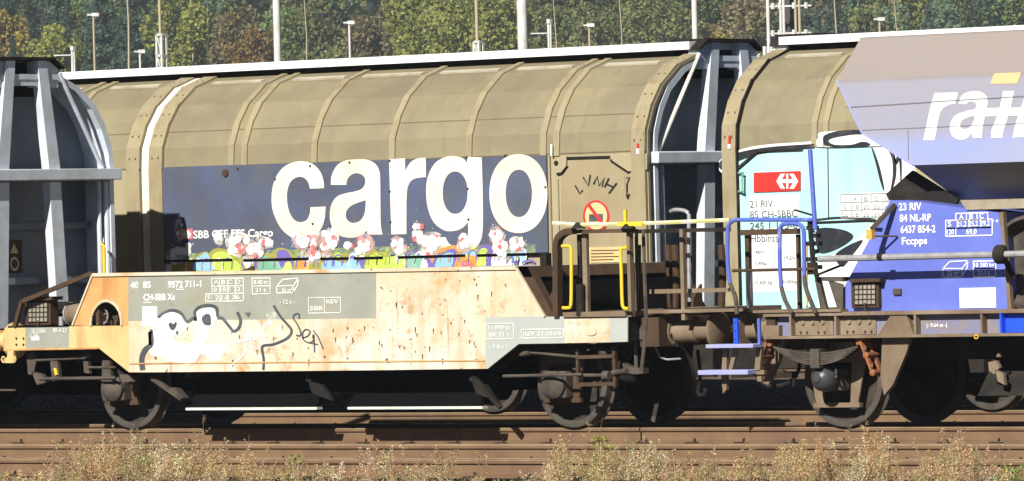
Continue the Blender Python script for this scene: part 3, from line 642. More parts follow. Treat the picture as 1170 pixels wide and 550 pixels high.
# right hand bay: door plate with brackets, sign, handle
m = B(); m.pprism([(641, 180), (726, 178), (726, 304), (641, 307)], YR - .008, .006); dp = m.build('door_plate', 'beige_door', d_r)
m = B(); m.pbox(625.5, 178, 631, 306, YR - .03, .03); m.pbox(636.5, 205, 640, 306, YR - .02, .02); m.pbox(731, 150, 739, 306, YR - .045, .04); m.build('door_post', 'beige_rib', d_r)
m = B(); m.pprism([(634, 179.5), (647, 179), (646.5, 190), (641, 197), (634, 198)], YR - .04, .03); m.pprism([(697, 178), (739, 175.5), (739, 194), (718, 196), (700, 184)], YR - .035, .026); m.build('corner_bracket', 'beige', d_r)
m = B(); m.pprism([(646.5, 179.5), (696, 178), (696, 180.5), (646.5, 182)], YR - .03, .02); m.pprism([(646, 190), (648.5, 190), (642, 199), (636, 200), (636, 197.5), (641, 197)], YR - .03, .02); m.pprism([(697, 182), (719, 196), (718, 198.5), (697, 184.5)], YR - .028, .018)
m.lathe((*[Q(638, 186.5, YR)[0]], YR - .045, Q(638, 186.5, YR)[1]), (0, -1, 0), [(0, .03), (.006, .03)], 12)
m.build('hinge_shadow_strip', 'dark_steel', d_r)  # raised dark strips painted in as the shadows of the brackets
def staple(px, py0, py1, Y, mat, par, wpx=7, out=.09, r=.014):
    m = B(); m.tube([P3(px + wpx, py0, Y), P3(px + 1, py0, Y - out), P3(px, py0 + 2, Y - out), P3(px, py1 - 2, Y - out), P3(px + 1, py1, Y - out), P3(px + wpx, py1, Y)], r, 6); return m.build('grab_handle', mat, par)
staple(713, 203, 222, YR, 'beige', d_r)
m = B(); mark(m, [ell(681, 247, 15, 18, 40)], YR - .012, 0, .004); mark(m, [ell(681, 247, 12.6, 15.6, 40)], YR - .012, 1, .008)
mark(m, [[(670, 234), (673, 232), (693, 259), (690, 261)]], YR - .012, 0, .012); mark(m, [[(673, 245), (689, 244.5), (689, 253), (673, 253.5)]], YR - .012, 2, .010)
m.build('no_crossing_sign', ['red', 'sign_cream', 'tag_grey'], d_r)
m = B(); Lp = lambda x, y: (630 + x / 4.583, 160 + y / 4.583)
for st in ([(124, 238), (148, 282), (163, 262)], [(165, 195), (193, 240), (203, 182)], [(220, 232), (240, 190), (248, 240), (278, 198), (264, 245)], [(300, 200), (278, 248)], [(342, 225), (300, 280)], [(283, 228), (322, 246)]):
    ribbon(m, mp(Lp, st), 1.7, YR - .012, 0, .008, n=1)
m.build('graffiti', 'black_paint', d_r)
m = B(); m.pprism([(672, 283), (710, 282), (710, 302), (672, 303.5)], YR - .02, .008); ip = m.build('notice_plate', 'sign_orange', d_r)
m = B()
for k in range(5):
    y = 286.5 + k * 3.6; ribbon(m, [(675, y), (707 - (k % 2) * 6, y - .6)], 1.1, YR - .02, 0, .004, n=1)
m.build('lettering', 'rust_brown', ip)
m = B(); m.pprism([(727.5, 164), (729.5, 164), (729.5, 170), (727.5, 170)], YR - .06, .01); m.pprism([(727, 170), (730, 170), (730, 176), (727, 176)], YR - .06, .01, 1); m.build('position_marker', ['red', 'white'], d_r)
m = B(); m.pprism([(628.8, 165), (630.6, 165), (630.6, 178), (628.8, 178)], YR - .06, .01); m.build('position_marker', 'white', d_r)
m = B(); m.pprism([(600, 306.5), (740, 302.5), (740, 317), (600, 319.5)], YR + .02, .2); m.box(XL, X1, YCR - 1.4, YCR + 1.4, .98, 1.18); m.build('side_sill', 'rust_brown', cw)
m = B(); m.box(XL + .2, X1 - .3, YCR - 1.2, YCR + 1.2, .8, .98)
for k in range(9): xx = XL + 1 + k * (X1 - XL - 2) / 8; m.prism([(YCR - 1.3, 1.2), (YCR - 1.1, .6), (YCR + 1.1, .6), (YCR + 1.3, 1.2)], xx - .06, xx + .06, 'x')
m.box(XL + 4, X1 - 4, YCR - .9, YCR - .6, .45, .85)
m.build('underframe', 'dark_steel', cw)
m = B()
for (u0, u1, z0) in ((-.45, 1.9, .45), (4.3, 6.6, .3), (6.75, 8.2, .36), (8.3, 10.6, .26), (10.8, 11.9, .42)):
    for s_ in (0, 1):
        if s_ and u0 > 9: continue
        xx = X1 - u0 if not s_ else XL + u0; yy = X1 - u1 if not s_ else XL + u1
        m.box(min(xx, yy), max(xx, yy), YCR - 1.1, YCR - .35, z0, .82)
m.build('dark_filler_box', 'dark_steel', cw, bev=.02)  # dark boxes added to keep the space under the wagon black
for x in (X1 - 3.1, XL + 3.1): wheelset(cw, x, .46, YCR); axle_dark(cw, x, YCR)
for s in (-1, 1): buffer(cw, X1, YCR + s * .875, 1.06, 1, .6, ('rust_brown',))

# ---------------------------------------------------------------- rear train: right wagon with turquoise graffiti
X2 = Q(827, 165, YR)[0]; X3 = X2 + 15.6; xj2 = X2 + 7.8
hw = thing('covered_wagon', ((X2 + X3) / 2, YCR, 0), 'beige covered wagon with turquoise and white graffiti, behind the blue hopper wagon', 'freight wagon')
wagon_end(hw, X2, YCR, -1); wagon_end(hw, X3, YCR, 1)
rb = [(rx(p, RY), .075) for p in (931, 944)] + [(rx(944, RY) + 1.25 * k, .075) for k in (1, 2, 3, 4)]
e_l = shell(hw, X2, xj2 - .07, YCR, -1, 1.2, 'sliding_wall', ['beige', 'beige_roof'], rb)
e_r = shell(hw, xj2 + .07, X3, YCR, -1, 1.2, 'sliding_wall', ['beige', 'beige_roof'], [(2 * xj2 - x, w_) for x, w_ in rb])
shell(hw, X2, X3, YCR, 1, 1.2, 'sliding_wall', ['beige', 'beige_roof'], [])
endframe(X2 + .10, e_l, .2); endframe(xj2 - .19, e_l, .22); endframe(xj2 + .19, e_r, .22); endframe(X3 - .1, e_r, .2)
roof_ridge(hw, X2 + .1, X3 - .1, YCR)
strips(e_l, [(X2 + .2, rb[0][0])] + [(rb[i][0], rb[i + 1][0]) for i in range(1, 5)], YCR)
m = B()
P = [(-y, z) for y, z in HALF_D]
for i in range(len(P) - 1):
    a, b = P[i], P[i + 1]; m.prism([(YCR + c_, z) for c_, z in [a, b, (b[0] * 1.035, b[1]), (a[0] * 1.035, a[1] + .03)]], X2 + .205, X2 + .225, 'x')
m.build('edge_line', 'dark_steel', e_l)
m = B(); m.box(X2, X3, YCR - 1.4, YCR + 1.4, .95, 1.2); m.box(X2 + .3, X3 - .3, YCR - 1.1, YCR + 1.1, .75, .95)
for k in range(9): xx = X2 + 1 + k * 1.7; m.prism([(YCR - 1.3, 1.2), (YCR - 1.1, .6), (YCR + 1.1, .6), (YCR + 1.3, 1.2)], xx - .06, xx + .06, 'x')
m.build('underframe', 'dark_steel', hw)
m = B()
for (u0, u1, z0) in ((-.45, 2.3, .5), (4.4, 7.0, .3), (7.3, 9.4, .42), (9.6, 11.6, .3)): m.box(X2 + u0, X2 + u1, YCR - 1.1, YCR - .35, z0, .78)
m.build('dark_filler_box', 'dark_steel', hw, bev=.02)  # added dark filler for the blackness under this wagon too
for x in (X2 + 3.1, X3 - 3.1): wheelset(hw, x, .46, YCR); axle_dark(hw, x, YCR)
for s in (-1, 1): buffer(hw, X2, YCR + s * .875, 1.06, -1, .6, ('rust_brown',))
gt = B(); NT = ['white', 'turquoise', 'black_paint']; GL = lambda x, y: (820 + x / 4.583, 140 + y / 4.583); GR = lambda x, y: (930 + x / 4.231, 130 + y / 4.231)
YG = YR - .012
# white ground coat
mark(gt, [smooth_loop([(822, 188, 'c'), (824, 182), (850, 170), (880, 165), (930, 161), (936, 152), (960, 150), (985, 153), (1000, 160), (1045, 190, 'c'), (1060, 240, 'c'), (1060, 352, 'c'), (830, 357, 'c'), (832, 300), (829, 240), (829, 205), (822, 195)], 5)], YG, 0, .004)
mark(gt, [smooth_loop([(823, 184), (845, 174), (880, 168), (930, 164.5, 'c'), (931, 170, 'c'), (900, 172.5), (866, 177), (840, 186), (824, 194)], 5)], YG, 2, .0095)
mark(gt, [smooth_loop([(829, 190), (850, 182), (870, 176), (890, 173.5), (930, 170, 'c'), (934, 357, 'c'), (838, 357, 'c'), (835, 300), (831, 240), (829, 210)], 5)], YG, 1, .0065)
mark(gt, [smooth_loop([(930, 170, 'c'), (970, 168), (998, 170), (1003, 185), (1008, 205), (1011, 222), (1010, 235), (1000, 250), (985, 268), (965, 285), (950, 300), (948, 352, 'c'), (930, 357, 'c')], 5)], YG, 1, .0068)
mark(gt, [smooth_loop([(934, 300, 'c'), (958, 290), (962, 310), (958, 330), (946, 352, 'c'), (934, 352, 'c')], 5)], YG, 0, .0105)
mark(gt, [smooth_loop(mp(GR, [(50, 105), (110, 85), (200, 78), (262, 88), (270, 100), (200, 100), (140, 108), (90, 118), (70, 132), (100, 150), (180, 150), (230, 136), (262, 140), (265, 155), (160, 165), (60, 155), (45, 135)]), 5)], YG, 2, .011)
for pts, wd in (([(280, 165), (305, 240), (325, 320), (338, 370)], 3.6), ([(355, 160), (385, 220), (388, 300), (372, 375)], 4.2), ([(385, 190), (398, 240), (410, 190), (418, 240), (420, 330)], 3.4), ([(0, 160), (60, 165), (200, 163), (330, 158)], 1.6)):
    ribbon(gt, mp(GR, pts), wd, YG, 2, .012, True)
ribbon(gt, [(929, 252), (945, 250), (960, 249), (985, 250), (1001, 252)], 2.6, YG, 2, .012)
mark(gt, [smooth_loop([(934, 262), (960, 262), (975, 270), (962, 282), (940, 290), (933, 282)], 5)], YG, 2, .0122)
mark(gt, [smooth_loop([(955, 290), (985, 274), (975, 290), (962, 305)], 5)], YG, 2, .0124)
gt.build('graffiti', NT, e_l)
m = B(); mark(m, [[(861, 197.5), (914.5, 195.5), (914.5, 218), (861, 220)]], YR - .03, 0, .004); arrows(m, 899.5, 207.2, 25, 17, YR - .03, 1, .008); m.build('railway_emblem', ['red', 'white'], e_l)
m = B(); m.pprism([(857, 224), (913, 222), (913, 246), (857, 248)], YR - .022, .004); m.pprism([(856, 262), (912, 260), (912, 332), (856, 334)], YR - .022, .004); m.build('data_plate', 'white', e_l)
m = B(); text(m, '21 RIV', 857, 237.5, 883, 8.5, YR - .022); text(m, '85 CH-SBBC', 857, 249.5, 911, 8.5, YR - .022); text(m, '245 1 115-6', 857, 262.5, 911, 8.5, YR - .022); text(m, 'Hbbinss', 858, 277, 889, 9.5, YR - .022)
text(m, '48m²', 863, 290, 873, 4, YR - .022); text(m, '15,4Mpa', 862, 303, 876, 4, YR - .022); text(m, '19,2m', 896, 297, 908, 4.5, YR - .022); text(m, '15 600 kg', 862, 325, 882, 4, YR - .022); text(m, '10 000kg', 893, 324, 910, 4, YR - .022)
m.build('lettering', 'grey_text', e_l)
m = B(); grid(m, 960, 222, 1019, 249, 3, 5, YR - .026); 
m2 = B(); m2.pprism([(960, 222), (1019, 219.5), (1019, 246), (960, 249)], YR - .022, .004); m2.build('load_plate', 'white', e_l)
for i, ch in enumerate('ABCD'): text(m, ch, 975 + i * 12, 229.5, 979.5 + i * 12, 5, YR - .026)
for rr, row in enumerate((('S', '16', '20', '25', '27'), ('SS', '16', '20', '25', '25'))):
    for i, ch in enumerate(row): text(m, ch, 963 + i * 12 - (1 if len(ch) > 1 else 0), 238.5 + rr * 9, 963 + i * 12 + (6 if len(ch) > 1 else 4), 5, YR - .026)
m.build('lettering', 'faint_text', e_l)
staple(848, 198, 219, YR, 'sea_green', e_l, wpx=-8)
m = B(); m.bar(P3(844, 192, YR - .03), P3(866, 173, YR - .03), .03, .03); m.bar(P3(843.5, 192, YR - .03), P3(843.5, 262, YR - .03), .012, .012); m.bar(P3(866, 173, YR - .03), P3(917, 171, YR - .03), .022, .025); m.bar(P3(946, 170, YR - .02), P3(947, 250, YR - .02), .012, .012); m.build('door_seam', 'dark_steel', e_l)
m = B(); m.pprism([(832, 155), (834, 155), (834, 165), (832, 165)], YR - .065, .012); m.pprism([(831.5, 165), (834.5, 165), (834.5, 170), (831.5, 170)], YR - .065, .012, 1); m.build('position_marker', ['red', 'white'], e_l)
for i, (a, b) in enumerate((((857.5, 270), (857.5, 345)), ((921.5, 278), (921.5, 350)))):
    m = B(); m.bar(P3(*a, YR - .03), P3(*b, YR - .03), .02, .03); m.build('edge_stripe', 'sign_orange', e_l)
# ================================================================ YELLOW / RUST LOW WAGON (front train)
xw = thing('low_hopper_wagon', (Q(360, 420, YF)[0], 0, 0), 'low rust-streaked yellow and grey wagon covered in scrawled graffiti, nearest the camera', 'freight wagon')
# body side, one panel made of painted fields
FIELDS = [
    ('rust_orange', [(83, 372), (106, 314.3), (146.5, 313.3), (146.5, 372.2), (139, 372.3), (137.5, 360), (132.5, 350), (124, 344.5), (116, 345.5), (109, 352), (104.5, 362), (103.5, 372.6)]),
    ('lichen_grey', [(146.5, 313.3), (430, 309), (430, 364), (146.5, 367)]),
    ('rust_cream', [(430, 309), (590, 306.3), (622.5, 362), (554.5, 362.8), (554.5, 421.5), (520, 421.9), (430, 423.2), (430, 364)]),
    ('rust_cream', [(146.5, 367), (430, 364), (430, 423.2), (170, 425.6), (147.5, 425.6)]),
    ('rust_yellow', [(79, 373), (146.5, 372.2), (147.5, 425.6), (113, 398.2), (79, 399)]),
    ('lichen_grey', [(29, 374.6), (79, 373.8), (79, 399), (43, 399.5), (29, 399.8)]),
    ('rust_yellow', [(5, 375), (29, 374.6), (29, 399.8), (20, 400.2), (5, 400.6)]),
    ('pale_grey', [(554.5, 362.8), (645, 361.8), (645, 392.4), (592.5, 393.2), (557, 421.6), (554.5, 421.5)]),
    ('rust_cream', [(645, 363.6), (697, 362.6), (697, 391.3), (645, 392.3)]),
    ('pale_grey', [(697, 362.6), (717, 361.8), (717, 390.6), (697, 391.3)]),
]
names = ['rust_orange', 'lichen_grey', 'rust_cream', 'rust_yellow', 'pale_grey']
m = B()
for mat_, pts in FIELDS: m.pprism(pts, YF, .02, names.index(mat_))
side = m.build('body_side', names, xw)
m = B()
for a, b, w_ in (((106, 314.3), (590, 306.3), .055), ((83, 372), (106, 314.3), .03), ((590, 306.3), (622.5, 362), .03)): m.bar(P3(*a, YF - .006), P3(*b, YF - .006), .03, w_ * .7)
m.build('top_rim', 'rust_cream', side)
m = B(); m.bar(P3(148, 415.6, YF - .004), P3(554, 412, YF - .004), .012, .014); m.bar(P3(5, 400, YF - .006), P3(113, 398, YF - .006), .03, .02); m.build('seam', 'rust_orange', side)
# arch opening trim + valve inside
arch = [(103.5, 372.6), (104.5, 362), (109, 352), (116, 345.5), (124, 344.5), (132.5, 350), (137.5, 360), (139, 372.3)]
m = B(); m.tube([P3(x, y, YF - .01) for x, y in open_curve(arch, 4)], .016, 6); m.build('arch_trim', 'rust_cream', side)
vx, vz = Q(121, 361, YF + .18); m = B(); m.lathe((vx, YF + .25, vz), (0, -1, 0), [(0, .16), (.03, .16), (.03, .05), (.12, .05)], 24); vv = m.build('valve', 'rust_brown', xw)
m = B(); m.tube([(vx + .10 * cos(a), YF + .1, vz + .10 * sin(a)) for a in [k * pi / 8 for k in range(17)]], .012, 6)
for a in range(4): m.tube([(vx, YF + .12, vz), (vx + .1 * cos(a * pi / 2 + .4), YF + .1, vz + .1 * sin(a * pi / 2 + .4))], .009, 6)
m.build('hand_wheel', 'pipe_grey', vv)
m = B(); m.box(vx - .02, vx + .03, YF + .06, YF + .1, vz + .05, vz + .11); m.box(vx - .03, vx + .01, YF + .05, YF + .09, vz - .1, vz - .05); m.build('valve_tap', 'yellow', vv)
# far side, floor, inner slopes
xa, xb = Q(106, 314, YF)[0], Q(590, 306, YF)[0]; xc, xd = Q(83, 372, YF)[0], Q(622, 362, YF)[0]; zt = Q(350, 310, YF)[1]; zm = Q(620, 362, YF)[1]; zb = Q(300, 424, YF)[1]
m = B(); m.prism([(xc, zm), (xa, zt), (xb, zt), (xd, zm), (Q(557, 421, YF)[0], zb), (Q(148, 425, YF)[0], zb)], -YF - .02, -YF, 'y'); m.build('body_side', 'lichen_grey', xw)
m = B(); m.prism([(xb - .02, zt - .02), (xb + .10, zt - .02), (xd + .10, zm - .05), (xd, zm - .05)], YF + .12, -YF - .12, 'y'); m.build('end_slope', 'shade_black', xw)  # plate painted black as the deep shade inside the end opening
m = B(); m.prism([(xb - .0, zt), (xb + .14, zt), (xb + .21, zt - .12), (xb + .07, zt - .12)], YF + .02, -YF - .02, 'y')
for s in (-1, 1): m.prism([(xb + .0, zt), (xb + .14, zt), (xd + .14, zm - .02), (xd, zm - .02)], *sorted((s * (YF + .02), s * (YF + .14))), 'y')
m.build('end_slope_rim', 'rust_brown', xw)
for s in (-1, 1):
    m = B(); m.prism([(s * (YF + .14), zm), (s * (YF + .14), zm + .3), (s * (YF + .3), zm + .16), (s * (YF + .34), zm)], xd + .11, xd + .14, 'x'); m.build('end_gusset', 'rust_brown', xw)
m = B(); m.prism([(xa, zt - .03), (xa + .05, zt - .03), (xc + .4, zm), (xc + .35, zm)], YF + .02, -YF - .02, 'y'); m.build('end_slope', 'rust_brown', xw)
m = B(); m.box(xa + .4, xb - .3, -1.3, -.2, zt - .25, zt - .2); m.box(xa + .4, xb - .3, .2, 1.3, zt - .25, zt - .2); m.build('load_bed', 'rust_brown', xw)
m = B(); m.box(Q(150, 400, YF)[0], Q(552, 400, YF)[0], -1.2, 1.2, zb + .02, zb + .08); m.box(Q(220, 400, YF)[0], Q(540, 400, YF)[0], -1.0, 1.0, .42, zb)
m.build('hopper_belly', 'shade_black', xw)  # oily black, lowered and deepened to carry the shade under the body
xl, xr = Q(5, 380, YF)[0], Q(717, 380, YF)[0]
m = B(); m.box(xl + .02, xr - .02, -.5, .5, zm - .24, zm - .02); m.box(xl + .03, xl + .14, -1.42, 1.42, zm - .28, zm - .01); m.box(xr - .14, xr - .01, -1.42, 1.42, zm - .28, zm - .01); m.box(xl, xc + .4, -1.4, 1.4, zm - .05, zm - .03); m.box(xl, xr, 1.38, 1.43, zm - .26, zm - .02)
m.build('underframe', 'dark_steel', xw)
m = B(); m.pprism([(556, 423), (594, 395), (645, 394), (717, 392), (717, 398), (650, 400), (600, 402), (570, 424)], YF + .3, .05); m.pprism([(30, 401), (113, 400), (148, 427), (165, 427), (165, 432), (140, 432), (108, 408), (30, 409)], YF + .3, .05); m.build('inner_sill', 'dark_steel', xw)
# left end: sloping guard tube, lamp, air tank
m = B()
for s in (-1, 1):
    Y = YF * -s if s > 0 else YF
    for y_ in (YF,) if s < 0 else (-YF,):
        a = Q(106, 312, YF); b = Q(25, 345, YF); c_ = Q(17, 374, YF)
        m.bar((a[0], y_, a[1]), (b[0], y_, b[1]), .04, .05); m.bar((b[0], y_, b[1]), (c_[0], y_, c_[1]), .04, .05)
m.build('guard_frame', 'rust_brown', xw)
def grid_lamp(root, x0, y0, x1, y1, Y, mat='dust_steel'):
    m = B(); m.pbox(x0, y0, x1, y1, Y + .03, .14); bx_ = m.build('lamp_box', 'rust_brown', root, bev=.008)
    m = B(); m.pbox(x0 + 4, y0 + 5, x1 - 4, y1 - 4, Y + .022, .006); m.build('lamp_glass', 'lamp_glass', bx_)
    m = B(); w_ = x1 - x0 - 8; h_ = y1 - y0 - 9
    for k in range(6): m.bar(P3(x0 + 4 + w_ * k / 5, y0 + 5, Y + .012), P3(x0 + 4 + w_ * k / 5, y1 - 4, Y + .012), .007, .007)
    for k in range(5): m.bar(P3(x0 + 4, y0 + 5 + h_ * k / 4, Y + .012), P3(x1 - 4, y0 + 5 + h_ * k / 4 - .5, Y + .012), .007, .007)
    m.build('lamp_grille', 'rust_brown', bx_)
    m = B(); m.pprism([(x0 - 1, y0 - 1), (x1 + 1, y0 - 2), (x1 + 1, y0 + 2), (x0 - 1, y0 + 3)], Y - .03, .2); m.tube([P3((x0 + x1) / 2, y1 - 6, Y - .01), P3((x0 + x1) / 2, y1 + 4, Y - .02)], .01, 6); m.build('lamp_hood', 'rust_brown', bx_)
grid_lamp(xw, 28, 341, 58, 372, YF + .08)
tx, tz = Q(80, 359, YF + .35); m = B(); m.lathe((tx, YF + .35, tz), (1, 0, 0), [(0, .05), (.02, .12), (.05, .135), (.7, .135), (.75, .1)], 24); tk = m.build('air_tank', 'frame_brown', xw)
m = B(); m.lathe((tx - .01, YF + .35, tz), (1, 0, 0), [(.02, .14), (.04, .14)], 20); m.tube([P3(65, 372, YF + .3), P3(65, 358, YF + .3), P3(69, 354, YF + .3), P3(74, 358, YF + .3), P3(78, 362, YF + .3)], .018, 6); m.tube([P3(70, 372, YF + .25), P3(70, 362, YF + .25)], .03, 8); m.build('air_pipe', 'pipe_grey', tk)
m = B(); m.box(Q(5, 1, YF)[0], Q(95, 1, YF)[0], YF + .55, YF + .6, zm, zt - .3); m.build('inner_plate', 'dark_steel', xw)
# hook at the lower left, rivets
m = B(); m.pprism([(9, 399), (16, 399), (15, 406), (16, 411), (14, 415), (6, 415), (4, 411), (8, 408)], YF - .02, .04)
for s in (1, -1):
    m.tube([P3(10 + s * x, y, YF - .01) for x, y in open_curve([(2, 413), (6, 414), (8, 411), (6.5, 408), (4.5, 409)], 4)], .012, 6)
m.build('lashing_hook', 'rust_yellow', xw)
m = B()
for px in (19, 27):
    for py in (387, 394): x, z = Q(px, py, YF); m.lathe((x, YF, z), (0, -1, 0), [(0, .016), (.012, .012)], 8)
m.build('rivets', 'rust_brown', side)
x, z = Q(676, 379, YF); m = B(); m.add([], []); 
for k in (0,): m.prism([(p[0], p[1]) for p in [Q(a, b, YF) for a, b in ell(676, 379, 6.5, 4.6, 24)]], YF - .014, YF, 'y')
m.build('oval_plate', 'rust_cream', side)
# lettering and tables
m = B()
text(m, '40', 149, 329.5, 158, 7.5, YF, bold=.03); text(m, '85', 163.5, 329.3, 172.5, 7.5, YF, bold=.03); text(m, '9572 711-1', 192, 328.8, 230, 7.5, YF, bold=.03); text(m, 'CH-SBB Xs', 164, 343.5, 200, 7.5, YF, bold=.03)
m.build('lettering', 'white', side)
m = B(); ribbon(m, [(201, 331), (210, 330.8)], 1.1, YF, 0, .006, n=1); ribbon(m, [(164, 346), (173, 345.8)], 1.1, YF, 0, .006, n=1); m.build('underline', 'white', side)
m = B(); grid(m, 241.5, 318, 277.5, 344, 3, 4, YF, lw=1.3); grid(m, 234.5, 335.5, 241.5, 344, 1, 1, YF, lw=1.3); grid(m, 287.5, 317.5, 308, 335.5, 2, 1, YF, lw=1.3); grid(m, 352, 340, 388.5, 357.5, 1, 2, YF, lw=1.1); grid(m, 554.5, 369.5, 586, 387, 1, 1, YF, lw=1.2); grid(m, 595.5, 376, 643, 386, 1, 1, YF, lw=1.2)
for i, (s_, x0, x1, yb) in enumerate((('A B C D', 244, 275, 325), ('0 18.5 32', 244, 275, 333.5), ('S', 237, 240, 342), ('22.0 36', 246, 274, 342.5), ('8.40 m', 290, 306, 325), ('21 t', 292, 304, 333.8), ('SBB', 354, 369, 355), ('REV', 373, 387, 347), ('36 000 kg', 557, 584, 377), ('BR 21 t', 559, 582, 385), ('REV 31.10.03', 598, 641, 384), ('- 12 t -', 319, 337, 347.5), ('- 1 8 t -', 558, 580, 398.5), ('36 m³', 322, 334, 334), ('- 1.06 m -', 319, 339, 347.5), ('Lj 384', 34, 44, 386), ('GB 3.2000', 35, 52, 380.5), ('BR-4 3.3', 61, 76, 380))):
    if i == 14: continue
    text(m, s_, x0, yb, x1, 5, YF, bold=.02)
m.build('lettering', 'chalk', side)
m = B()
for lp in ([(316, 335), (335, 334.6)], [(316, 335), (316.5, 327)], [(316.5, 327), (323, 319.5)], [(323, 319.5), (341, 318)], [(341, 318), (340, 326)], [(340, 326), (335, 334.6)], [(335.3, 334.6), (335.3, 326.4)], [(316.5, 327), (335.5, 326.4)], [(335.5, 326.4), (341, 318)]): ribbon(m, lp, 1.1, YF, 0, .006, n=1)
m.build('volume_symbol', 'white', side)
m = B(); mark(m, [[(162.5, 350.5), (179.5, 350), (179.5, 372.5), (162.5, 373)]], YF, 0, .0045); mark(m, [[(36, 385), (45, 384.8), (45, 389), (36, 389.2)]], YF, 0, .0045); m.build('chalk_board', 'white', side)
# graffiti: white body, dark outline, tag
D = lambda x, y: (150 + x / 4.233, 300 + y / 4.233); E = lambda x, y: (300 + x / 4.583, 310 + y / 4.583)
gf = B()
mark(gf, [smooth_loop(mp(D, [(100, 330), (110, 290), (150, 250), (200, 240), (245, 262), (268, 300), (300, 300), (315, 240), (350, 222), (395, 222), (415, 265), (400, 300), (372, 330), (370, 375), (345, 400), (360, 395), (455, 395), (470, 400), (440, 450), (430, 475), (380, 470), (340, 440), (300, 490), (235, 490), (140, 460), (85, 430)]), 5), smooth_loop(mp(D, [(275, 310), (315, 305), (320, 340), (300, 380), (270, 395), (225, 385), (200, 355), (240, 350)]), 4)[::-1]], YF, 0, .0050)
mark(gf, [smooth_loop(mp(D, [(345, 275), (360, 262), (382, 262), (385, 300), (365, 305), (345, 290)]), 4)], YF, 2, .0064)
mark(gf, [smooth_loop(mp(D, [(600, 330), (640, 260), (690, 240), (735, 290), (762, 330), (740, 370), (660, 395), (620, 380), (570, 375), (520, 350)]), 5)], YF, 1, .0048)
for pts, wd in (([(55, 520), (50, 470), (65, 425), (95, 395), (92, 335)], 6.0), ([(92, 400), (90, 350), (100, 325)], 3.5),
                ([(130, 268), (155, 245), (200, 232), (240, 245), (268, 285), (300, 270), (312, 280), (308, 240), (330, 215), (370, 208), (410, 218), (418, 262), (440, 270), (470, 305), (495, 332), (520, 315), (528, 280), (512, 240)], 3.3),
                ([(688, 208), (720, 260), (755, 300), (775, 330), (755, 365), (690, 395), (640, 402), (632, 420), (640, 470), (638, 520)], 2.7)):
    ribbon(gf, mp(D, pts), wd, YF, 2, .0078)
mark(gf, [smooth_loop(mp(D, [(180, 300), (192, 290), (203, 298), (215, 286), (220, 300), (208, 325), (192, 325)]), 4)], YF, 2, .0082)
mark(gf, [smooth_loop(mp(D, [(340, 270), (355, 252), (375, 250), (385, 268), (375, 300), (352, 300)]), 4)], YF, 2, .0083)
mark(gf, [mp(D, [(548, 243), (578, 242), (565, 266)])], YF, 2, .0083); mark(gf, [ell(*D(222, 340), 1.6, 2.6, 10)], YF, 2, .0083)
for pts, wd in (([(190, 248), (190, 225), (170, 225), (160, 245), (180, 275), (200, 320), (195, 338), (175, 335)], 1.6), ([(205, 350), (235, 340), (248, 315), (225, 305), (210, 325), (215, 360), (245, 375), (270, 360)], 1.4), ([(265, 310), (290, 345), (318, 408)], 1.4), ([(268, 330), (272, 425)], 1.4), ([(245, 375), (290, 385)], 1.2)):
    ribbon(gf, mp(E, pts), wd, YF, 2, .0078)
for pts, wd in (([(480, 500), (530, 460), (575, 400), (582, 365)], 1.8), ([(455, 395), (520, 385), (570, 370), (620, 375)], 2.2), ([(345, 440), (400, 470), (440, 470)], 3)):
    ribbon(gf, mp(D, pts), wd, YF, 0, .0066, True)
rg = random.Random(5)
rs_ = B()
for (cx, cy, w_, h_) in ((470, 345, 14, 12), (500, 350, 12, 14), (535, 390, 9, 20), (560, 352, 22, 9), (440, 352, 12, 10), (300, 392, 30, 12), (398, 395, 14, 18), (455, 400, 20, 14), (220, 408, 18, 9), (590, 350, 16, 8)):
    mark(rs_, [smooth_loop([(cx + w_ * ww_ * cos(t), cy + h_ * ww_ * sin(t)) for t, ww_ in [(q * pi / 5, rg.uniform(.6, 1.2)) for q in range(10)]], 5)], YF, 0, .0042)
for k in range(46):
    x = rg.uniform(440, 585) if k % 3 else rg.uniform(160, 440); y = rg.uniform(322, 410) if k % 3 else rg.uniform(372, 412)
    if x > 545 and y > 355: continue
    l = rg.uniform(2, 9); mark(rs_, [[(x - .7, y), (x + .7, y - .3), (x + .5, y + l * .5), (x + .1, y + l), (x - .4, y + l * .6)]], YF, 1, .0046)
rs_.build('rust_stains', ['rust_bloom', 'rust_brown'], side)
gf.build('graffiti', ['white', 'mist_white', 'tag_grey'], side)
# running gear
WXL, WXR = Q(156, 450, -.75)[0], Q(659, 450, -.75)[0]
for x in (WXL, WXR): wheelset(xw, x, .49)
def guard(root, x, yc=0, zf=.95):
    for s in (-1, 1):
        m = B(); y = s * 1.0; y0, y1 = sorted((y - .02, y + .02))
        m.prism([(x - .34, zf), (x - .24, .34), (x - .16, .34), (x - .16, .72), (x + .16, .72), (x + .16, .34), (x + .24, .34), (x + .34, zf)], yc + y0, yc + y1, 'y')
        m.box(x - .26, x + .26, yc + y0 - .005, yc + y1 + .005, .29, .34); m.build('axle_guard', 'rust_brown', root)
def axle_box(root, x, y, z, s=-1, big=False):
    m = B(); m.box(x - .15, x + .15, *sorted((y, y + s * .22)), z - .15, z + .15); o = m.build('axle_box', 'dust_steel', root, bev=.02)
    m = B(); m.lathe((x, y + s * .2, z), (0, s, 0), [(0, .155), (.06, .155), (.10, .12), (.12, .05), (.125, 0)], 24)
    m.build('axle_cover', 'dust_steel', o)
    for k in range(6): pass
for x in (WXL, WXR):
    guard(xw, x, 0, .92)
    for s in (-1, 1): axle_box(xw, x, s * .93, .49, s)
m = B()
YG1 = -1.30
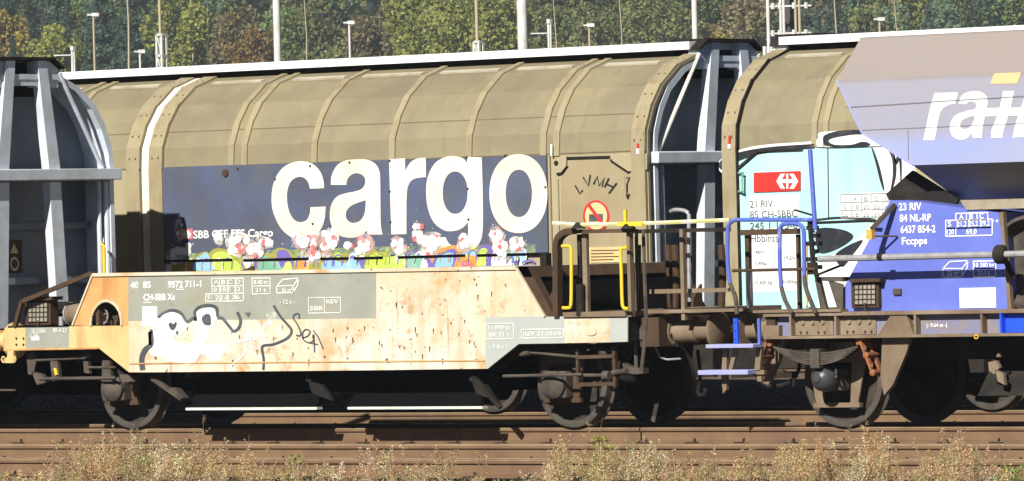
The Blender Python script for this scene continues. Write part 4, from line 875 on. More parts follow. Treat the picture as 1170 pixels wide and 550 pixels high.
for a, b, r_ in (((40, 412), (95, 409), .017), ((95, 409), (103, 405), .032), ((45, 433), (132, 432), .02), ((100, 420), (132, 420), .014), ((595, 404.5), (606, 403), .033), ((606, 403), (660, 408), .016), ((575, 430), (665, 428), .018), ((0, 446), (18, 446), .012)):
    m.tube([P3(*a, YG1), P3(*b, YG1)], r_, 8)
m.build('brake_rod', 'dust_steel', xw)
m = B()
m.pprism([(36, 425), (48, 428), (52, 437), (42, 440)], YG1, .06); m.pprism([(30, 405), (38, 402), (42, 410), (38, 428), (32, 428)], YG1, .04); m.pprism([(57, 412), (66, 412), (68, 434), (60, 436)], YG1, .05); m.pprism([(95, 413), (100, 413), (102, 427), (96, 426)], YG1, .05); m.pprism([(117, 412), (125, 412), (128, 436), (116, 436)], YG1, .05); m.pprism([(136, 428), (145, 428), (153, 436), (140, 437)], YG1, .08)
m.build('brake_lever', 'dust_steel', xw)
m = B(); m.pprism([(61, 421), (63.5, 420.5), (65.5, 428), (63, 429)], YG1 - .02, .02); m.build('yellow_tab', 'yellow', xw)
m = B(); m.bar(P3(174, 432, YG1), P3(208, 456, YG1), .05, .05); m.pprism([(193, 443), (200, 444), (210, 455), (203, 456)], YG1 - .03, .1); m.build('hanger_arm', 'dust_steel', xw)
m = B(); m.bar(P3(541, 430, YG1), P3(572, 466, YG1), .045, .05); m.build('hanger_arm', 'dark_steel', xw)
for a in (349, 536):
    m = B(); m.pbox(a, 428, a + 6, 436, YG1, .05); m.pprism([(a + 3, 436), (a + 18, 440), (a + 30, 458), (a + 8, 450)], YG1, .06); m.build('hanger_bracket', 'dark_steel', xw)
for a, b in ((212, 362), (397, 551)):
    m = B(); m.prism([(Q(a, 464, -1.35)[0], .235), (Q(b, 464, -1.35)[0], .235), (Q(b, 464, -1.35)[0], .262), (Q(a, 464, -1.35)[0], .262)], -1.35, -1.25, 'y'); m.build('sunlit_flap_edge', 'pale_strip', xw)  # pale colour stands in for sunlight on this thin lower bar
    m = B(); m.prism([(-1.24, .24), (-1.2, .24), (-.6, .75), (-.64, .75)], Q(a, 464, -1.2)[0], Q(b, 464, -1.2)[0], 'x'); m.build('discharge_flap', 'shade_black', xw)  # flap blackened in its colour, as if shaded by the body
# frame with bars over the right wheel, box, rods
m = B()
m.pbox(657.5, 397, 661, 441, YG1, .05); m.pbox(699, 397, 703.5, 443, YG1, .05); m.pprism([(658, 406.5), (702, 405), (702, 409), (658, 410.5)], YG1 - .01, .05); m.pprism([(658, 437.5), (703, 436.5), (703, 441), (658, 442)], YG1 - .01, .05)
m.build('lever_frame', 'rust_brown', xw)
m = B(); m.tube([P3(660, 429, YG1 + .05), P3(690, 429, YG1 + .05)], .02, 8); m.lathe(P3(690, 429, YG1 + .05), (1, 0, 0), [(0, .05), (.08, .05)], 10); m.tube([P3(700, 426, YG1), P3(716, 424, YG1 - .05)], .03, 8); m.lathe(P3(686, 402, YG1 + .05), (1, 0, 0), [(0, .04), (.05, .06), (.1, .04)], 10); m.build('lever_joint', 'dust_steel', xw)
# right end platform: arch railing, posts, handles, deck
m = B(); m.prism([(Q(645, 364, YF)[0], zm - .01), (xr, zm - .01), (xr, zm + .045), (Q(645, 364, YF)[0], zm + .045)], YF - .03, -YF, 'y'); m.build('platform_deck', 'frame_brown', xw)
m = B(); arc = [(637, 362), (637, 300), (637, 280), (640, 271), (647, 265.5), (656, 264)]; c_ = open_curve(arc, 5)
for i in range(len(c_) - 1): m.bar(P3(*c_[i], YF), P3(*c_[i + 1], YF), .09, .07)
m.pprism([(655, 262.5), (722, 261.5), (722, 266), (655, 267)], YF - .03, .07); m.build('end_railing', 'rust_brown', xw)
m = B(); m.pprism([(605, 306), (640, 305.5), (640, 316), (612, 318)], YF + .5, .05); m.pprism([(622, 352), (632, 330), (636, 330), (636, 362), (624, 362)], YF + .1, .03); m.build('corner_gusset', 'rust_brown', xw)
m = B(); m.pbox(664.5, 267, 672, 361, YF + .05, .05); m.pbox(715.5, 264, 721.5, 362, YF + .02, .07); m.build('railing_post', 'frame_brown', xw)
m = B(); m.pbox(659, 268, 664, 318, YF + .1, .04); m.tube([P3(660, 361, YF + .1), P3(660, 330, YF + .1), P3(659, 322, YF + .1), P3(662, 312, YF + .1), P3(668, 318, YF + .1), P3(669, 361, YF + .1)], .02, 6); m.tube([P3(663, 361, YF), P3(663, 325, YF)], .045, 8); m.build('brake_column', 'dark_steel', xw)
def handle(pts, r, mat, par, Y, nm='grab_handle', n=8):
    m = B(); m.tube([P3(*p, Y) for p in open_curve(pts, 4)], r, n); return m.build(nm, mat, par)
handle([(642, 281.5), (650, 281.5), (652.5, 284), (652.8, 300), (652.8, 335), (652, 350), (649, 352), (643, 352)], .019, 'yellow', xw, YF - .06)
handle([(717, 283), (711, 284), (709, 288), (710, 310), (711, 345), (713, 352), (718, 353)], .019, 'yellow', xw, YF - .06)
m = B(); m.tube([P3(632, 255, YF - .02), P3(660, 257, YF - .02), P3(735, 255.5, YF - .02), P3(834, 251.5, YF - .02)], .024, 6, 0); m.build('hand_lever_bar', 'pale_yellow', xw)
m = B(); m.bar(P3(706, 256, YF - .04), P3(735, 256, YF - .04), .04, .045); m.bar(P3(714.5, 240, YF - .04), P3(715, 256, YF - .04), .03, .03); m.build('lever_sleeve', 'yellow', xw)
m = B()
for px in (661, 718): m.lathe(P3(px, 259.5, YF - .02), (0, 0, 1), [(-.02, .09), (.01, .06), (.05, .03)], 12)
m.build('lever_bracket', 'dark_steel', xw)
# inside gear of the platform (seen through the railing)
m = B(); m.box(Q(640, 330, .6)[0], Q(720, 330, .6)[0], -.4, .2, zm, zm + .3); m.box(Q(655, 330, 0)[0], Q(662, 330, 0)[0], -.6, -.5, zm, 1.95); m.build('brake_gear', 'dark_steel', xw)
# end gear between the wagons
xe = xr + .02
for s in (-1, 1): buffer(xw, xr + .22, s * .875, 1.06, 1, .62, ('frame_brown',))
m = B(); m.box(xr - .02, xr + .24, -1.2, 1.2, .9, 1.22); m.build('headstock', 'rust_brown', xw)
m = B(); m.tube([P3(727, 262, -1.2), P3(728, 330, -1.2), P3(726, 380, -1.2), P3(727, 420, -1.2)], .022, 6); m.tube([P3(735, 262, -1.2), P3(737, 330, -1.2), P3(739, 370, -1.2), P3(733, 423, -1.2)], .022, 6); m.pbox(724, 372, 737, 388, -1.22, .08); m.pprism([(711, 415), (720, 420), (735, 421), (735, 427), (722, 428), (712, 424)], -1.25, .1)
m.build('lever_linkage', 'dust_steel', xw)
m = B(); m.tube([P3(729, 280, -1.1), P3(729, 375, -1.1)], .035, 8); m.build('lever_rod', 'rust_brown', xw)
m = B(); m.pbox(776, 262, 782.5, 366, -1.18, .05); m.build('end_post', 'frame_brown', xw)
m = B(); m.pprism([(721, 262.5), (832, 260), (832, 264.5), (721, 267)], -1.12, .05); m.build('end_crossbar', 'dark_steel', xw)
m = B(); m.pprism([(742, 331), (832, 329), (832, 333.5), (742, 336)], -1.0, .05); m.pprism([(740, 354.5), (848, 352.5), (848, 356), (740, 358.5)], -1.2, .3); m.build('end_step', 'frame_brown', xw)
m = B(); m.tube([P3(749, 397, -1), P3(754, 408, -1), P3(762, 411, -1), P3(778, 410, -1)], .012, 6); m.build('brake_hose', 'pipe_grey', xw)
m = B(); m.tube([P3(x, y, -.3) for x, y in open_curve([(797, 400), (800, 430), (797, 447), (801, 452), (806, 449), (805, 444)], 4)], .022, 6); m.tube([P3(762, 375, -.1), P3(800, 380, -.1), P3(842, 376, -.1)], .05, 8); m.build('coupling_hook', 'dark_steel', xw)
m = B()
for px in (763, 771, 824): m.tube([P3(px, 280, -.5), P3(px + 2, 318, -.5), P3(px, 352, -.5)], .04, 8)
m.tube([P3(786, 262, -.6), P3(787, 300, -.6), P3(786, 340, -.6)], .05, 6); m.box(Q(764, 340, -.4)[0], Q(775, 340, -.4)[0], -.5, -.3, 1.3, 1.65)
m.build('brake_pipe', 'rust_brown', xw)
m = B(); m.tube([P3(x, y, -.9) for x, y in open_curve([(766, 242), (771, 240), (782, 241), (787, 246), (787, 262), (787, 300), (788, 345)], 4)], .022, 8); m.build('grab_rail', 'pipe_grey', xw)

# ================================================================ BLUE HOPPER WAGON (front train, right)
bw = thing('ballast_hopper_wagon', (Q(1050, 370, YF)[0], 0, 0), 'blue and lavender ballast hopper wagon on leaf springs, at the right edge', 'freight wagon')
# hopper: cross-section in (y, z), ends sloped
Yh = YF
XE = 12.8     # length beyond the frame, from the visible end
h0 = Q(956.5, 92, Yh); h1 = Q(985, 152, Yh); h2 = Q(1043, 189, Yh); ht = Q(982, 46, Yh + .42); hb = Q(1095, 228, Yh + .62)
xrr = h0[0] + XE
def mir(x): return h0[0] + xrr - x
side_pts = [(h0[0], Yh, h0[1]), (h1[0], Yh, h1[1]), (h2[0], Yh, h2[1]), (mir(h2[0]), Yh, h2[1]), (mir(h1[0]), Yh, h1[1]), (xrr, Yh, h0[1])]
for s in (1, -1):
    f = lambda p: (p[0], p[1] * s, p[2])
    tl, tr = (ht[0] , Yh + .42, ht[1]), (mir(ht[0]), Yh + .42, ht[1])
    bl, br = (hb[0], Yh + .62, hb[1]), (mir(hb[0]), Yh + .62, hb[1])
    m = B(); n_ = (0, .03 * s, 0)
    def slab(pts, mi=0, t=.03):
        q = [Vector(f(p)) for p in pts]; nrm = (q[1] - q[0]).cross(q[2] - q[0]).normalized() * t
        if nrm.y * s < 0: nrm = -nrm
        if nrm.y * Yh * s > 0: pass
        q2 = [p + (nrm if (nrm.y * (-s * Yh)) > 0 else -nrm) * 1 for p in q]; k = len(q)
        m.add(q + q2, [tuple(range(k)), tuple(range(2 * k - 1, k - 1, -1))] + [(i, (i + 1) % k, k + (i + 1) % k, k + i) for i in range(k)], mi)
    slab(side_pts); o = m.build('hopper_side', 'lavender', bw)
    m = B(); slab([(h0[0], Yh, h0[1]), tl, tr, (xrr, Yh, h0[1])]); m.build('hopper_shoulder', 'lavender', bw)
    m = B(); slab([(h2[0], Yh, h2[1]), bl, br, (mir(h2[0]), Yh, h2[1])]); m.build('hopper_slope', 'hopper_dark', bw)
    if s == 1: hs = o
for k, X in enumerate((1, -1)):      # ends
    g_x = (lambda x: x) if X == 1 else mir
    def quad(a, b, mi=0):
        return [(g_x(a[0]), a[1], a[2]), (g_x(a[0]), -a[1], a[2]), (g_x(b[0]), -b[1], b[2]), (g_x(b[0]), b[1], b[2])]
    m = B(); T_ = (ht[0] + .01, Yh + .42, ht[1]); A_ = (h0[0] + .02, Yh + .02, h0[1]); B_ = (h1[0] + .02, Yh + .02, h1[1]); C_ = (h2[0] + .02, Yh + .02, h2[1]); D_ = (hb[0], Yh + .62, hb[1])
    for a, b in ((T_, A_), (A_, B_), (B_, C_), (C_, D_)): m.add(quad(a, b), [(0, 1, 2, 3)])
    m.build('hopper_end', 'lavender' , bw)
m = B(); m.prism([(Yh + .42, ht[1] - .02), (Yh + .42, ht[1] + .02), (Yh + .5, ht[1] + .03), (-Yh - .5, ht[1] + .03), (-Yh - .42, ht[1] + .02), (-Yh - .42, ht[1] - .02)], ht[0], mir(ht[0]), 'x'); m.build('hopper_top', 'lavender', bw)
m = B(); m.bar(P3(965, 123, Yh - .002), P3(1172, 110, Yh - .002), .008, .012); m.bar(P3(984, 149, Yh - .002), P3(1172, 141, Yh - .002), .006, .008); m.bar(P3(1037.5, 149, Yh - .002), P3(1038, 183, Yh - .002), .006, .008); m.build('seam', 'hopper_dark', hs)
m = B(); m.bar(P3(956.5, 92, Yh - .004), P3(985, 152, Yh - .004), .014, .02); m.bar(P3(985, 152, Yh - .004), P3(1043, 189, Yh - .004), .014, .02); m.build('edge_strip', 'step_lavender', hs)
F = lambda x, y: (1040 + x / 4.583, 60 + y / 4.583)
lets = [
 [smooth_loop(mp(F, [(128, 213, 'c'), (250, 210, 'c'), (236, 268, 'c'), (200, 276), (166, 300), (150, 340), (139, 400), (126, 460, 'c'), (68, 460, 'c'), (85, 380), (100, 310), (112, 262)]))],
 [smooth_loop(mp(F, [(253, 270, 'c'), (268, 228), (308, 207), (360, 205), (396, 226), (405, 262), (396, 310), (386, 360), (378, 400), (376, 447, 'c'), (325, 448, 'c'), (326, 424, 'c'), (290, 453), (250, 456), (220, 437), (207, 400), (215, 360), (240, 328), (290, 308), (336, 297), (346, 275), (334, 260), (308, 258), (292, 272, 'c')])), smooth_loop(mp(F, [(336, 334), (290, 345), (266, 365), (262, 388), (280, 402), (310, 394), (328, 368)]))],
 [smooth_loop(mp(F, [(487, 203, 'c'), (545, 202, 'c'), (526, 285), (505, 360), (488, 410), (483, 446, 'c'), (425, 449, 'c'), (427, 405), (445, 360), (468, 290)]))],
 [smooth_loop(mp(F, [(612, 200, 'c'), (670, 199, 'c'), (600, 444, 'c'), (536, 446, 'c'), (545, 400), (566, 330), (590, 260)]))],
]
for i, lp in enumerate(lets): mark(B(), lp, Yh, 0, .004 + i * .0002).build('letter', 'white', hs)
mark(B(), [mp(F, [(380, 292), (600, 289), (590, 330), (375, 336)])], Yh, 0, .0056).build('letter_bar', 'white', hs)
mark(B(), [mp(F, [(440, 110), (582, 105), (560, 163), (418, 165)])], Yh, 0, .005).build('orange_mark', 'sign_cream', hs)
# under-hopper: lower chute rim, blue side box
m = B(); m.pprism([(1097, 229), (1104, 240), (1175, 238), (1175, 227)], Yh + .10, .3); m.build('chute_rim', 'sleeper_pale', bw)
bx_pts = [(962, 356), (962.5, 332), (1017, 229), (1040, 229.5), (1141, 243), (1148, 300), (1151, 354)]
Yb = Yh + .12
m = B(); m.pprism(bx_pts, Yb, 2 * (-Yb)); sb_ = m.build('side_box', 'nl_blue', bw)
m = B(); m.pprism([(1016, 229), (1012, 222), (1042, 195), (1095, 228), (1090, 236), (1040, 231)], Yb + .3, .04); m.build('hopper_gusset', 'dark_steel', bw)
m = B(); m.prism([(mir(Q(p[0], p[1], Yb)[0]), Q(p[0], p[1], Yb)[1]) for p in bx_pts], Yb, -Yb, 'y'); m.build('side_box', 'nl_blue', bw)
m = B(); m.prism([(Yh + .62, hb[1] + .1), (Yh + .9, .95), (-Yh - .9, .95), (-Yh - .62, hb[1] + .1)], Q(1160, 300, Yb)[0], mir(Q(1160, 300, Yb)[0]), 'x'); m.build('discharge_chute', 'hopper_dark', bw)
m = B(); m.pprism([(1141, 243), (1146, 242), (1150, 300), (1156, 354), (1151, 354), (1148, 300)], Yb - .02, .06); m.build('box_edge', 'frame_brown', sb_)
m = B(); text(m, '23 RIV', 1027, 240.5, 1053, 8.5, Yb, bold=.025); text(m, '84 NL-RP', 1028, 253.5, 1064, 8.5, Yb, bold=.025); text(m, '6437 854-2', 1029, 266.5, 1069, 8.5, Yb, bold=.025); text(m, 'Fccpps', 1030.5, 279.5, 1059.5, 8.5, Yb, bold=.025); m.build('lettering', 'white', sb_)
m = B(); grid(m, 1091.5, 243.5, 1128, 251.5, 1, 3, Yb, lw=1.2); grid(m, 1080, 251.5, 1133, 260.5, 1, 4, Yb, lw=1.2); grid(m, 1080, 260.5, 1133, 269.5, 1, 1, Yb, lw=1.2); ribbon(m, [(1092, 260), (1092, 269.5)], 1.2, Yb, n=1)
grid(m, 1111.5, 298, 1137, 306.5, 1, 1, Yb, lw=1.2); grid(m, 1111.5, 306.5, 1137, 316, 1, 1, Yb, lw=1.2)
for lp in ([(1077, 317), (1099, 316.5)], [(1077, 317), (1077.5, 307)], [(1077.5, 307), (1085, 299)], [(1085, 299), (1106, 298)], [(1106, 298), (1105, 306)], [(1105, 306), (1099, 316.5)], [(1099, 316.5), (1099.3, 307)], [(1077.5, 307), (1099.3, 307)], [(1099.3, 307), (1106, 298)]): ribbon(m, lp, 1.2, Yb, n=1)
m.build('ruled_table', 'white', sb_)
m = B()
for s_, x0, x1, yb, h_ in (('A', 1096, 1101, 250.5, 6), ('B', 1107.5, 1112, 250.2, 6), ('C', 1119, 1124, 249.8, 6), ('S', 1083, 1087, 259, 6), ('21,2', 1093.5, 1104.5, 259, 6), ('25,2', 1107, 1117.5, 258.6, 6), ('29,2', 1120, 1131, 258.2, 6), ('120', 1082, 1090, 268, 6), ('69,0', 1104, 1116, 267.6, 6), ('* *', 1133, 1141, 257, 6), ('22 m³', 1082, 1096, 315, 6), ('10 380 kg', 1113, 1136, 305.3, 5), ('21,1 t', 1117, 1131, 314.3, 5.5)): text(m, s_, x0, yb, x1, h_, Yb, bold=.02)
m.build('lettering', 'white', sb_)
m = B(); m.pbox(1096, 329, 1138, 352, Yb - .012, .01); m.build('blank_label', 'white', sb_)
m = B(); m.pbox(1020, 330, 1029, 337, Yb - .03, .03); m.build('small_box', 'dust_steel', sb_, bev=.004)
grid_lamp(bw, 972, 320, 1004, 352, Yb - .09)
# bracket with orange end
m = B(); m.bar(P3(1022, 234, Yb - .02), P3(996, 262, Yb - .28), .05, .04); m.tube([P3(998, 270, Yb - .25), P3(1025, 270, Yb - .02)], .012, 6); br_ = m.build('lamp_bracket', 'dust_steel', bw)
m = B(); x, z = Q(995, 268, Yb - .3); m.box(x - .04, x + .03, Yb - .33, Yb - .26, z - .05, z + .05); m.build('reflector', 'orange', br_)
# long hand rail pipe
m = B(); m.tube([P3(936, 296, Yb - .3), P3(1141, 291, Yb - .3)], .036, 10); m.tube([P3(1141, 291, Yb - .3), P3(1180, 290, Yb - .3)], .036, 10); m.build('operating_shaft', 'pipe_grey', bw)
m = B(); m.lathe(P3(1137, 291, Yb - .3), (1, 0, 0), [(0, .06), (.03, .10), (.10, .10), (.13, .06)], 16); m.tube([P3(1142, 292, Yb - .25), P3(1150, 300, Yb - .1), P3(1158, 318, Yb - .05)], .03, 8); m.lathe(P3(1004, 293.5, Yb - .3), (1, 0, 0), [(0, .045), (.06, .045)], 12); m.build('shaft_bearing', 'dark_steel', bw)
m = B(); rx_, rz_ = Q(1186, 300, Yb + .2); m.lathe((rx_, Yb + .25, rz_), (0, -1, 0), [(0, .45), (.2, .5), (.22, .46), (.05, .40), (.05, .1), (.1, 0)], 40); m.build('gear_wheel', 'dust_steel', bw)
# main frame: web, flanges, ribs
Yw = YF + .10; xfl = Q(872, 370, YF)[0]; xfr = xrr - (h0[0] - xfl); zf1 = Q(1000, 358, YF)[1]; zf0 = Q(1000, 384.5, YF)[1]
for s in (1, -1):
    m = B(); m.box(xfl, xfr, *sorted((s * YF, s * (YF + .2))), zf1 - .02, zf1 + .02); m.build('frame_flange', 'frame_brown', bw)
    m = B(); m.box(xfl, xfr, *sorted((s * YF, s * (YF + .2))), zf0 - .015, zf0 + .015); m.build('frame_flange', 'frame_brown', bw)
    m = B(); m.box(xfl, xfr, *sorted((s * (YF + .10), s * (YF + .12))), zf0, zf1); m.build('frame_web', 'nl_dull', bw)
for a, b, mt in ((904, 952, 'frame_brown'), (957, 1001, 'frame_brown'), (1148, 1180, 'nl_blue_pure')):
    x0 = Q(a, 370, YF + .09)[0]; x1 = Q(b, 370, YF + .09)[0]; m = B(); m.box(x0, x1, YF + .085, YF + .1, zf0 + .02, zf1 - .03); wbp = m.build('web_plate', mt, bw)
    if mt == 'frame_brown':
        for k in range(3): 
            m = B(); m.lathe((x0 + .16 + k * .13, YF + .085, (zf0 + zf1) / 2 + .03), (0, -1, 0), [(0, .028), (.02, .022)], 10); m.build('bolt', 'frame_brown', wbp)
        for k in (.13, .21, .36, .44):
            m = B(); m.lathe((x0 + k, YF + .085, zf0 + .05), (0, -1, 0), [(0, .016), (.016, .012)], 8); m.build('bolt', 'dust_steel', wbp)
for px, mt in ((902.5, 'frame_brown'), (954, 'frame_brown'), (1045, 'frame_brown'), (1121, 'frame_brown'), (1143, 'nl_blue_pure')):
    x = Q(px, 370, YF)[0]; m = B(); m.box(x - .012, x + .012, YF + .005, YF + .098, zf0 + .018, zf1 - .023); m.build('frame_rib', mt, bw)
m = B(); m.pprism([(1017, 361), (1036, 361), (1044, 383), (1003, 383)], YF + .02, .06); m.build('spring_gusset', 'frame_brown', bw)
m = B(); text(m, '|- 9.64 m -|', 1059, 374, 1082, 4.5, YF + .098, bold=.02); m.build('lettering', 'white', bw)
m = B(); m.tube([P3(1115.5 + 2.2 * cos(k * pi / 4), 385 + 2.2 * sin(k * pi / 4), YF - .01) for k in range(9)], .007, 5); m.build('yellow_ring', 'yellow', bw)
m = B(); m.box(xfl + .004, xfl + .12, -1.40, 1.40, zf0, zf1 + .012); m.box(xfl, xfr, -.4, .4, zf0 - .1, zf1); m.box(xfr - .12, xfr, -1.42, 1.42, zf0, zf1 + .02); m.box(xfl + .02, xfr - .02, YF + .13, -YF - .13, zf1 - .03, zf1 - .01); m.build('headstock', 'rust_brown', bw)
m = B(); m.pprism([(872, 372), (890, 372), (890, 384), (872, 385)], YF + .03, .1); m.pprism([(880, 357.5), (902, 357), (902, 372), (880, 371)], YF + .15, .05); m.build('corner_plate', 'frame_brown', bw)
# deck, bracket plates, end railings
m = B(); m.prism([(xfl - .12, zf1 + .022), (Q(962, 357, YF)[0], zf1 + .022), (Q(962, 357, YF)[0], zf1 + .05), (xfl - .12, zf1 + .05)], YF - .02, -YF, 'y'); m.build('end_platform', 'frame_brown', bw)
m = B(); m.pprism([(931, 317), (963, 317), (963, 322), (931, 321)], YF + .05, .3); m.pprism([(946, 320), (963, 325), (963, 357), (958, 357)], YF + .06, .02); m.pprism([(931, 320), (936, 320), (945, 357), (938, 357)], YF + .05, .05); m.build('support_bracket', 'dust_steel', bw)
# mechanical levers block
m = B()
for k in range(6): m.pbox(921 + (k % 2) * 4, 258 + k * 9, 931 + (k % 3) * 2, 263 + k * 9, YF - .03, .08)
for k in range(4): m.tube([P3(923 + k * 3, 256 + k * 10, YF - .06), P3(931 - k, 266 + k * 11, YF - .02)], .012, 6)
m.tube([P3(925, 250, YF), P3(929, 300, YF), P3(934, 318, YF)], .03, 6); m.pbox(922, 300, 931, 314, YF, .06); m.build('lever_block', 'dark_steel', bw)
m = B(); m.tube([P3(925.5, 171, YF - .03), P3(931.5, 262, YF - .03)], .026, 8); m.build('signal_pole', 'rail_blue', bw)
m = B(); m.tube([P3(908, 240, YF), P3(918, 243, YF), P3(928, 246, YF)], .012, 6); m.tube([P3(930, 255, YF - .02), P3(990, 252.5, YF - .02), P3(1002, 253, YF - .02)], .018, 6); m.tube([P3(932, 315, YF), P3(962, 303, YF)], .014, 6); m.build('cable', 'dark_steel', bw)
def rail2(upper, lower, nm):
    m = B(); m.tube([P3(*p, YF - .05) for p in open_curve(upper, 5)], .023, 10); o = m.build(nm, 'rail_blue', bw)
    for lw_ in lower: m = B(); m.tube([P3(*p, YF - .05) for p in open_curve(lw_, 5)], .024, 10); m.build('railing_foot', 'dust_steel', o)
    return o
rail2([(834, 324), (831.5, 300), (831.5, 268), (833, 257), (839, 251.8), (850, 251.3), (890, 251.3), (929.5, 251.2)], [[(834, 324), (839, 336), (841, 345), (842, 359)]], 'railing')
rail2([(892.6, 328), (891, 300), (891, 266), (893, 258), (899, 255.8), (910, 255.8), (916, 259), (918.5, 268), (919, 315)], [[(892.6, 328), (897, 343), (905, 358)], [(919, 315), (921, 330), (932, 358)]], 'railing')
m = B(); m.tube([P3(837, 309.5, YF - .02), P3(932, 307.5, YF - .02)], .017, 8); m.build('railing_bar', 'rust_brown', bw)
m = B(); m.pbox(850.5, 264, 857.5, 357, -.9, .05); m.pbox(845, 262, 911, 268.5, -.95, .06); m.pbox(909, 268, 914, 357, -.9, .05); m.build('end_ladder_frame', 'rust_brown', bw)
m = B(); m.pbox(853, 309, 858, 357, -.98, .05); m.build('ladder_post', 'pipe_grey', bw)
for s in (-1, 1): buffer(bw, xfl - .02, s * .875, 1.06, -1, .62, ('frame_brown',))
# steps
m = B(); m.pbox(837.5, 364, 843, 393, YF - .03, .03); m.build('step_plate', 'nl_blue_pure', bw)
m = B(); m.pbox(865, 364, 868.5, 393, YF - .03, .03); m.build('step_plate', 'rail_blue', bw)
m = B()
for px, py in ((840, 368), (840, 378), (840, 387)): m.lathe(P3(px, py, YF - .032), (0, -1, 0), [(0, .012), (.01, .01)], 8)
m.build('bolts', 'dust_steel', bw)
for (a, b, y0, y1) in ((816, 870, 393, 397.5), (807, 864, 422.5, 428)):
    x0 = Q(a, y0, YF)[0]; x1 = Q(b, y0, YF)[0]; z1 = Q((a + b) / 2, y0, YF)[1]; z0 = Q((a + b) / 2, y1, YF)[1]
    m = B(); m.box(x0, x1, YF - .16, YF + .08, z0, z1); m.build('step', 'step_lavender', bw, bev=.006)
m = B(); m.pprism([(826, 397), (830, 397), (830, 445), (826, 450), (824, 430)], YF, .05); m.pprism([(838, 397), (843, 397), (836, 424), (832, 424)], YF, .04); m.pprism([(864, 398), (870, 398), (868, 424), (862, 424)], YF, .05); m.pprism([(864, 423), (873, 423), (873, 428), (864, 428)], YF, .05); m.pprism([(865, 430), (870, 430), (870, 436), (865, 436)], YF, .04); m.build('step_hanger', 'frame_brown', bw)
# running gear: wheel, guards, leaf spring, shackles, axle box
WB = Q(969, 434, -.75)[0]; WB2 = mir(WB)
for x in (WB, WB2): wheelset(bw, x, .52)
def leaf_spring(par, x, y, z, s):
    m = B()
    for k in range(6):
        L_ = .59 - k * .04; w_ = .016; pts = [(x + t * L_, z + .085 * t * t - k * .0235) for t in [i / 8 - 1 for i in range(17)]]
        pl = [(a, b) for a, b in pts] + [(a, b - w_) for a, b in pts[::-1]]
        m.prism(pl, *sorted((y, y + s * .10)), 'y')
    o = m.build('leaf_spring', 'dust_steel', par)
    m = B(); m.box(x - .06, x + .06, *sorted((y - s * .02, y + s * .13)), z - .17, z + .04); m.build('spring_buckle', 'dust_steel', o, bev=.008)
    return o
for x in (WB, WB2):
    for s in (-1, 1):
        leaf_spring(bw, x, s * 1.24, .82, s)
        m = B(); m.prism([(x - .40, .92), (x - .28, .27), (x - .18, .27), (x - .2, .70), (x + .2, .70), (x + .17, .27), (x + .27, .27), (x + .42, .92)], *sorted((s * .93, s * .96)), 'y'); m.box(x - .3, x + .3, *sorted((s * .91, s * .98)), .22, .27); m.build('axle_guard', 'frame_brown', bw)
        m = B(); m.box(x - .16, x + .16, *sorted((s * .94, s * 1.10)), .40, .64); ab = m.build('axle_box', 'dust_steel', bw, bev=.02)
        m = B(); m.lathe((x, s * 1.08, .54), (0, s, 0), [(0, .145), (.12, .145), (.19, .125), (.23, .08), (.245, .045), (.26, .04), (.265, 0)], 28); m.build('axle_cover', 'axle_paint', ab)
        for q in (-1, 1):
            m = B(); m.box(x + q * .585 - .03, x + q * .585 + .03, *sorted((s * 1.20, s * 1.38)), .90, .97); m.bar((x + q * .60, s * 1.37, .97), (x + q * .76, s * 1.37, .60), .05, .03); m.bar((x + q * .60, s * 1.22, .97), (x + q * .76, s * 1.22, .60), .05, .03)
            for t in (0, .5, 1): m.lathe((x + q * (.60 + .16 * t), s * 1.19, .97 - .37 * t), (0, s, 0), [(0, .036), (.2, .036), (.21, .02)], 10)
            for t in (.25, .75): m.bar((x + q * (.58 + .16 * t), s * 1.3, .97 - .37 * t), (x + q * (.64 + .16 * t), s * 1.40, .95 - .37 * t), .03, .03)
            m.build('spring_shackle', 'orange_chain', bw)
    m = B(); m.tube([(x + .23, -1.3, .56), (x + .16, -1.2, .52), (x + .16, -1.2, .64), (x + .23, -1.3, .6)], .014, 6); m.build('axle_wire', 'dust_steel', bw)
for px0 in (1010,):
    m = B(); m.pprism([(1008, 386), (1040, 386), (1036, 402), (1020, 440), (1010, 452), (1006, 430)], YF + .12, .05); m.build('suspension_leg', 'frame_brown', bw)
m = B(); m.pprism([(872, 386), (899, 386), (890, 412), (878, 440), (872, 438), (880, 402)], YF + .42, .05); m.build('suspension_leg', 'frame_brown', bw)
m = B(); m.pprism([(898, 388), (945, 387), (945, 399), (905, 400)], YF + .3, .04); m.pprism([(975, 388), (1003, 387), (1003, 399), (975, 399)], YF + .3, .04); m.build('inner_plate', 'rust_brown', bw)
m = B(); m.tube([P3(x, y, -.5) for x, y in open_curve([(866, 432), (878, 441), (900, 438), (912, 424), (914, 408)], 4)], .022, 6); m.tube([P3(907, 425, -.8), P3(907, 442, -.8)], .02, 6); m.build('brake_hose', 'dark_steel', bw)
m = B(); m.pprism([(1129, 414), (1138, 412), (1142, 420), (1136, 428), (1130, 424)], -1.2, .05); m.pprism([(1137, 422), (1146, 428), (1148, 440), (1140, 436)], -1.2, .05); m.pprism([(1138, 408), (1140, 404), (1142, 408)], -1.2, .04); m.build('brake_block', 'frame_brown', bw)
m = B(); m.tube([(WB + 1.2, -.2, .5), (WB + 6, -.2, .5)], .06, 8); m.lathe((WB + 3, -.1, .75), (1, 0, 0), [(0, .1), (.05, .2), (.7, .2), (.75, .1)], 20); m.box(WB + 1.1, WB + 7, -.9, .9, .72, zf0 - .02); m.prism([(-1.1, .34), (-1.05, .34), (-.4, 1.0), (-.5, 1.0)], WB + 1.9, WB + 6.3, 'x'); m.build('brake_rigging', 'dark_steel', bw)

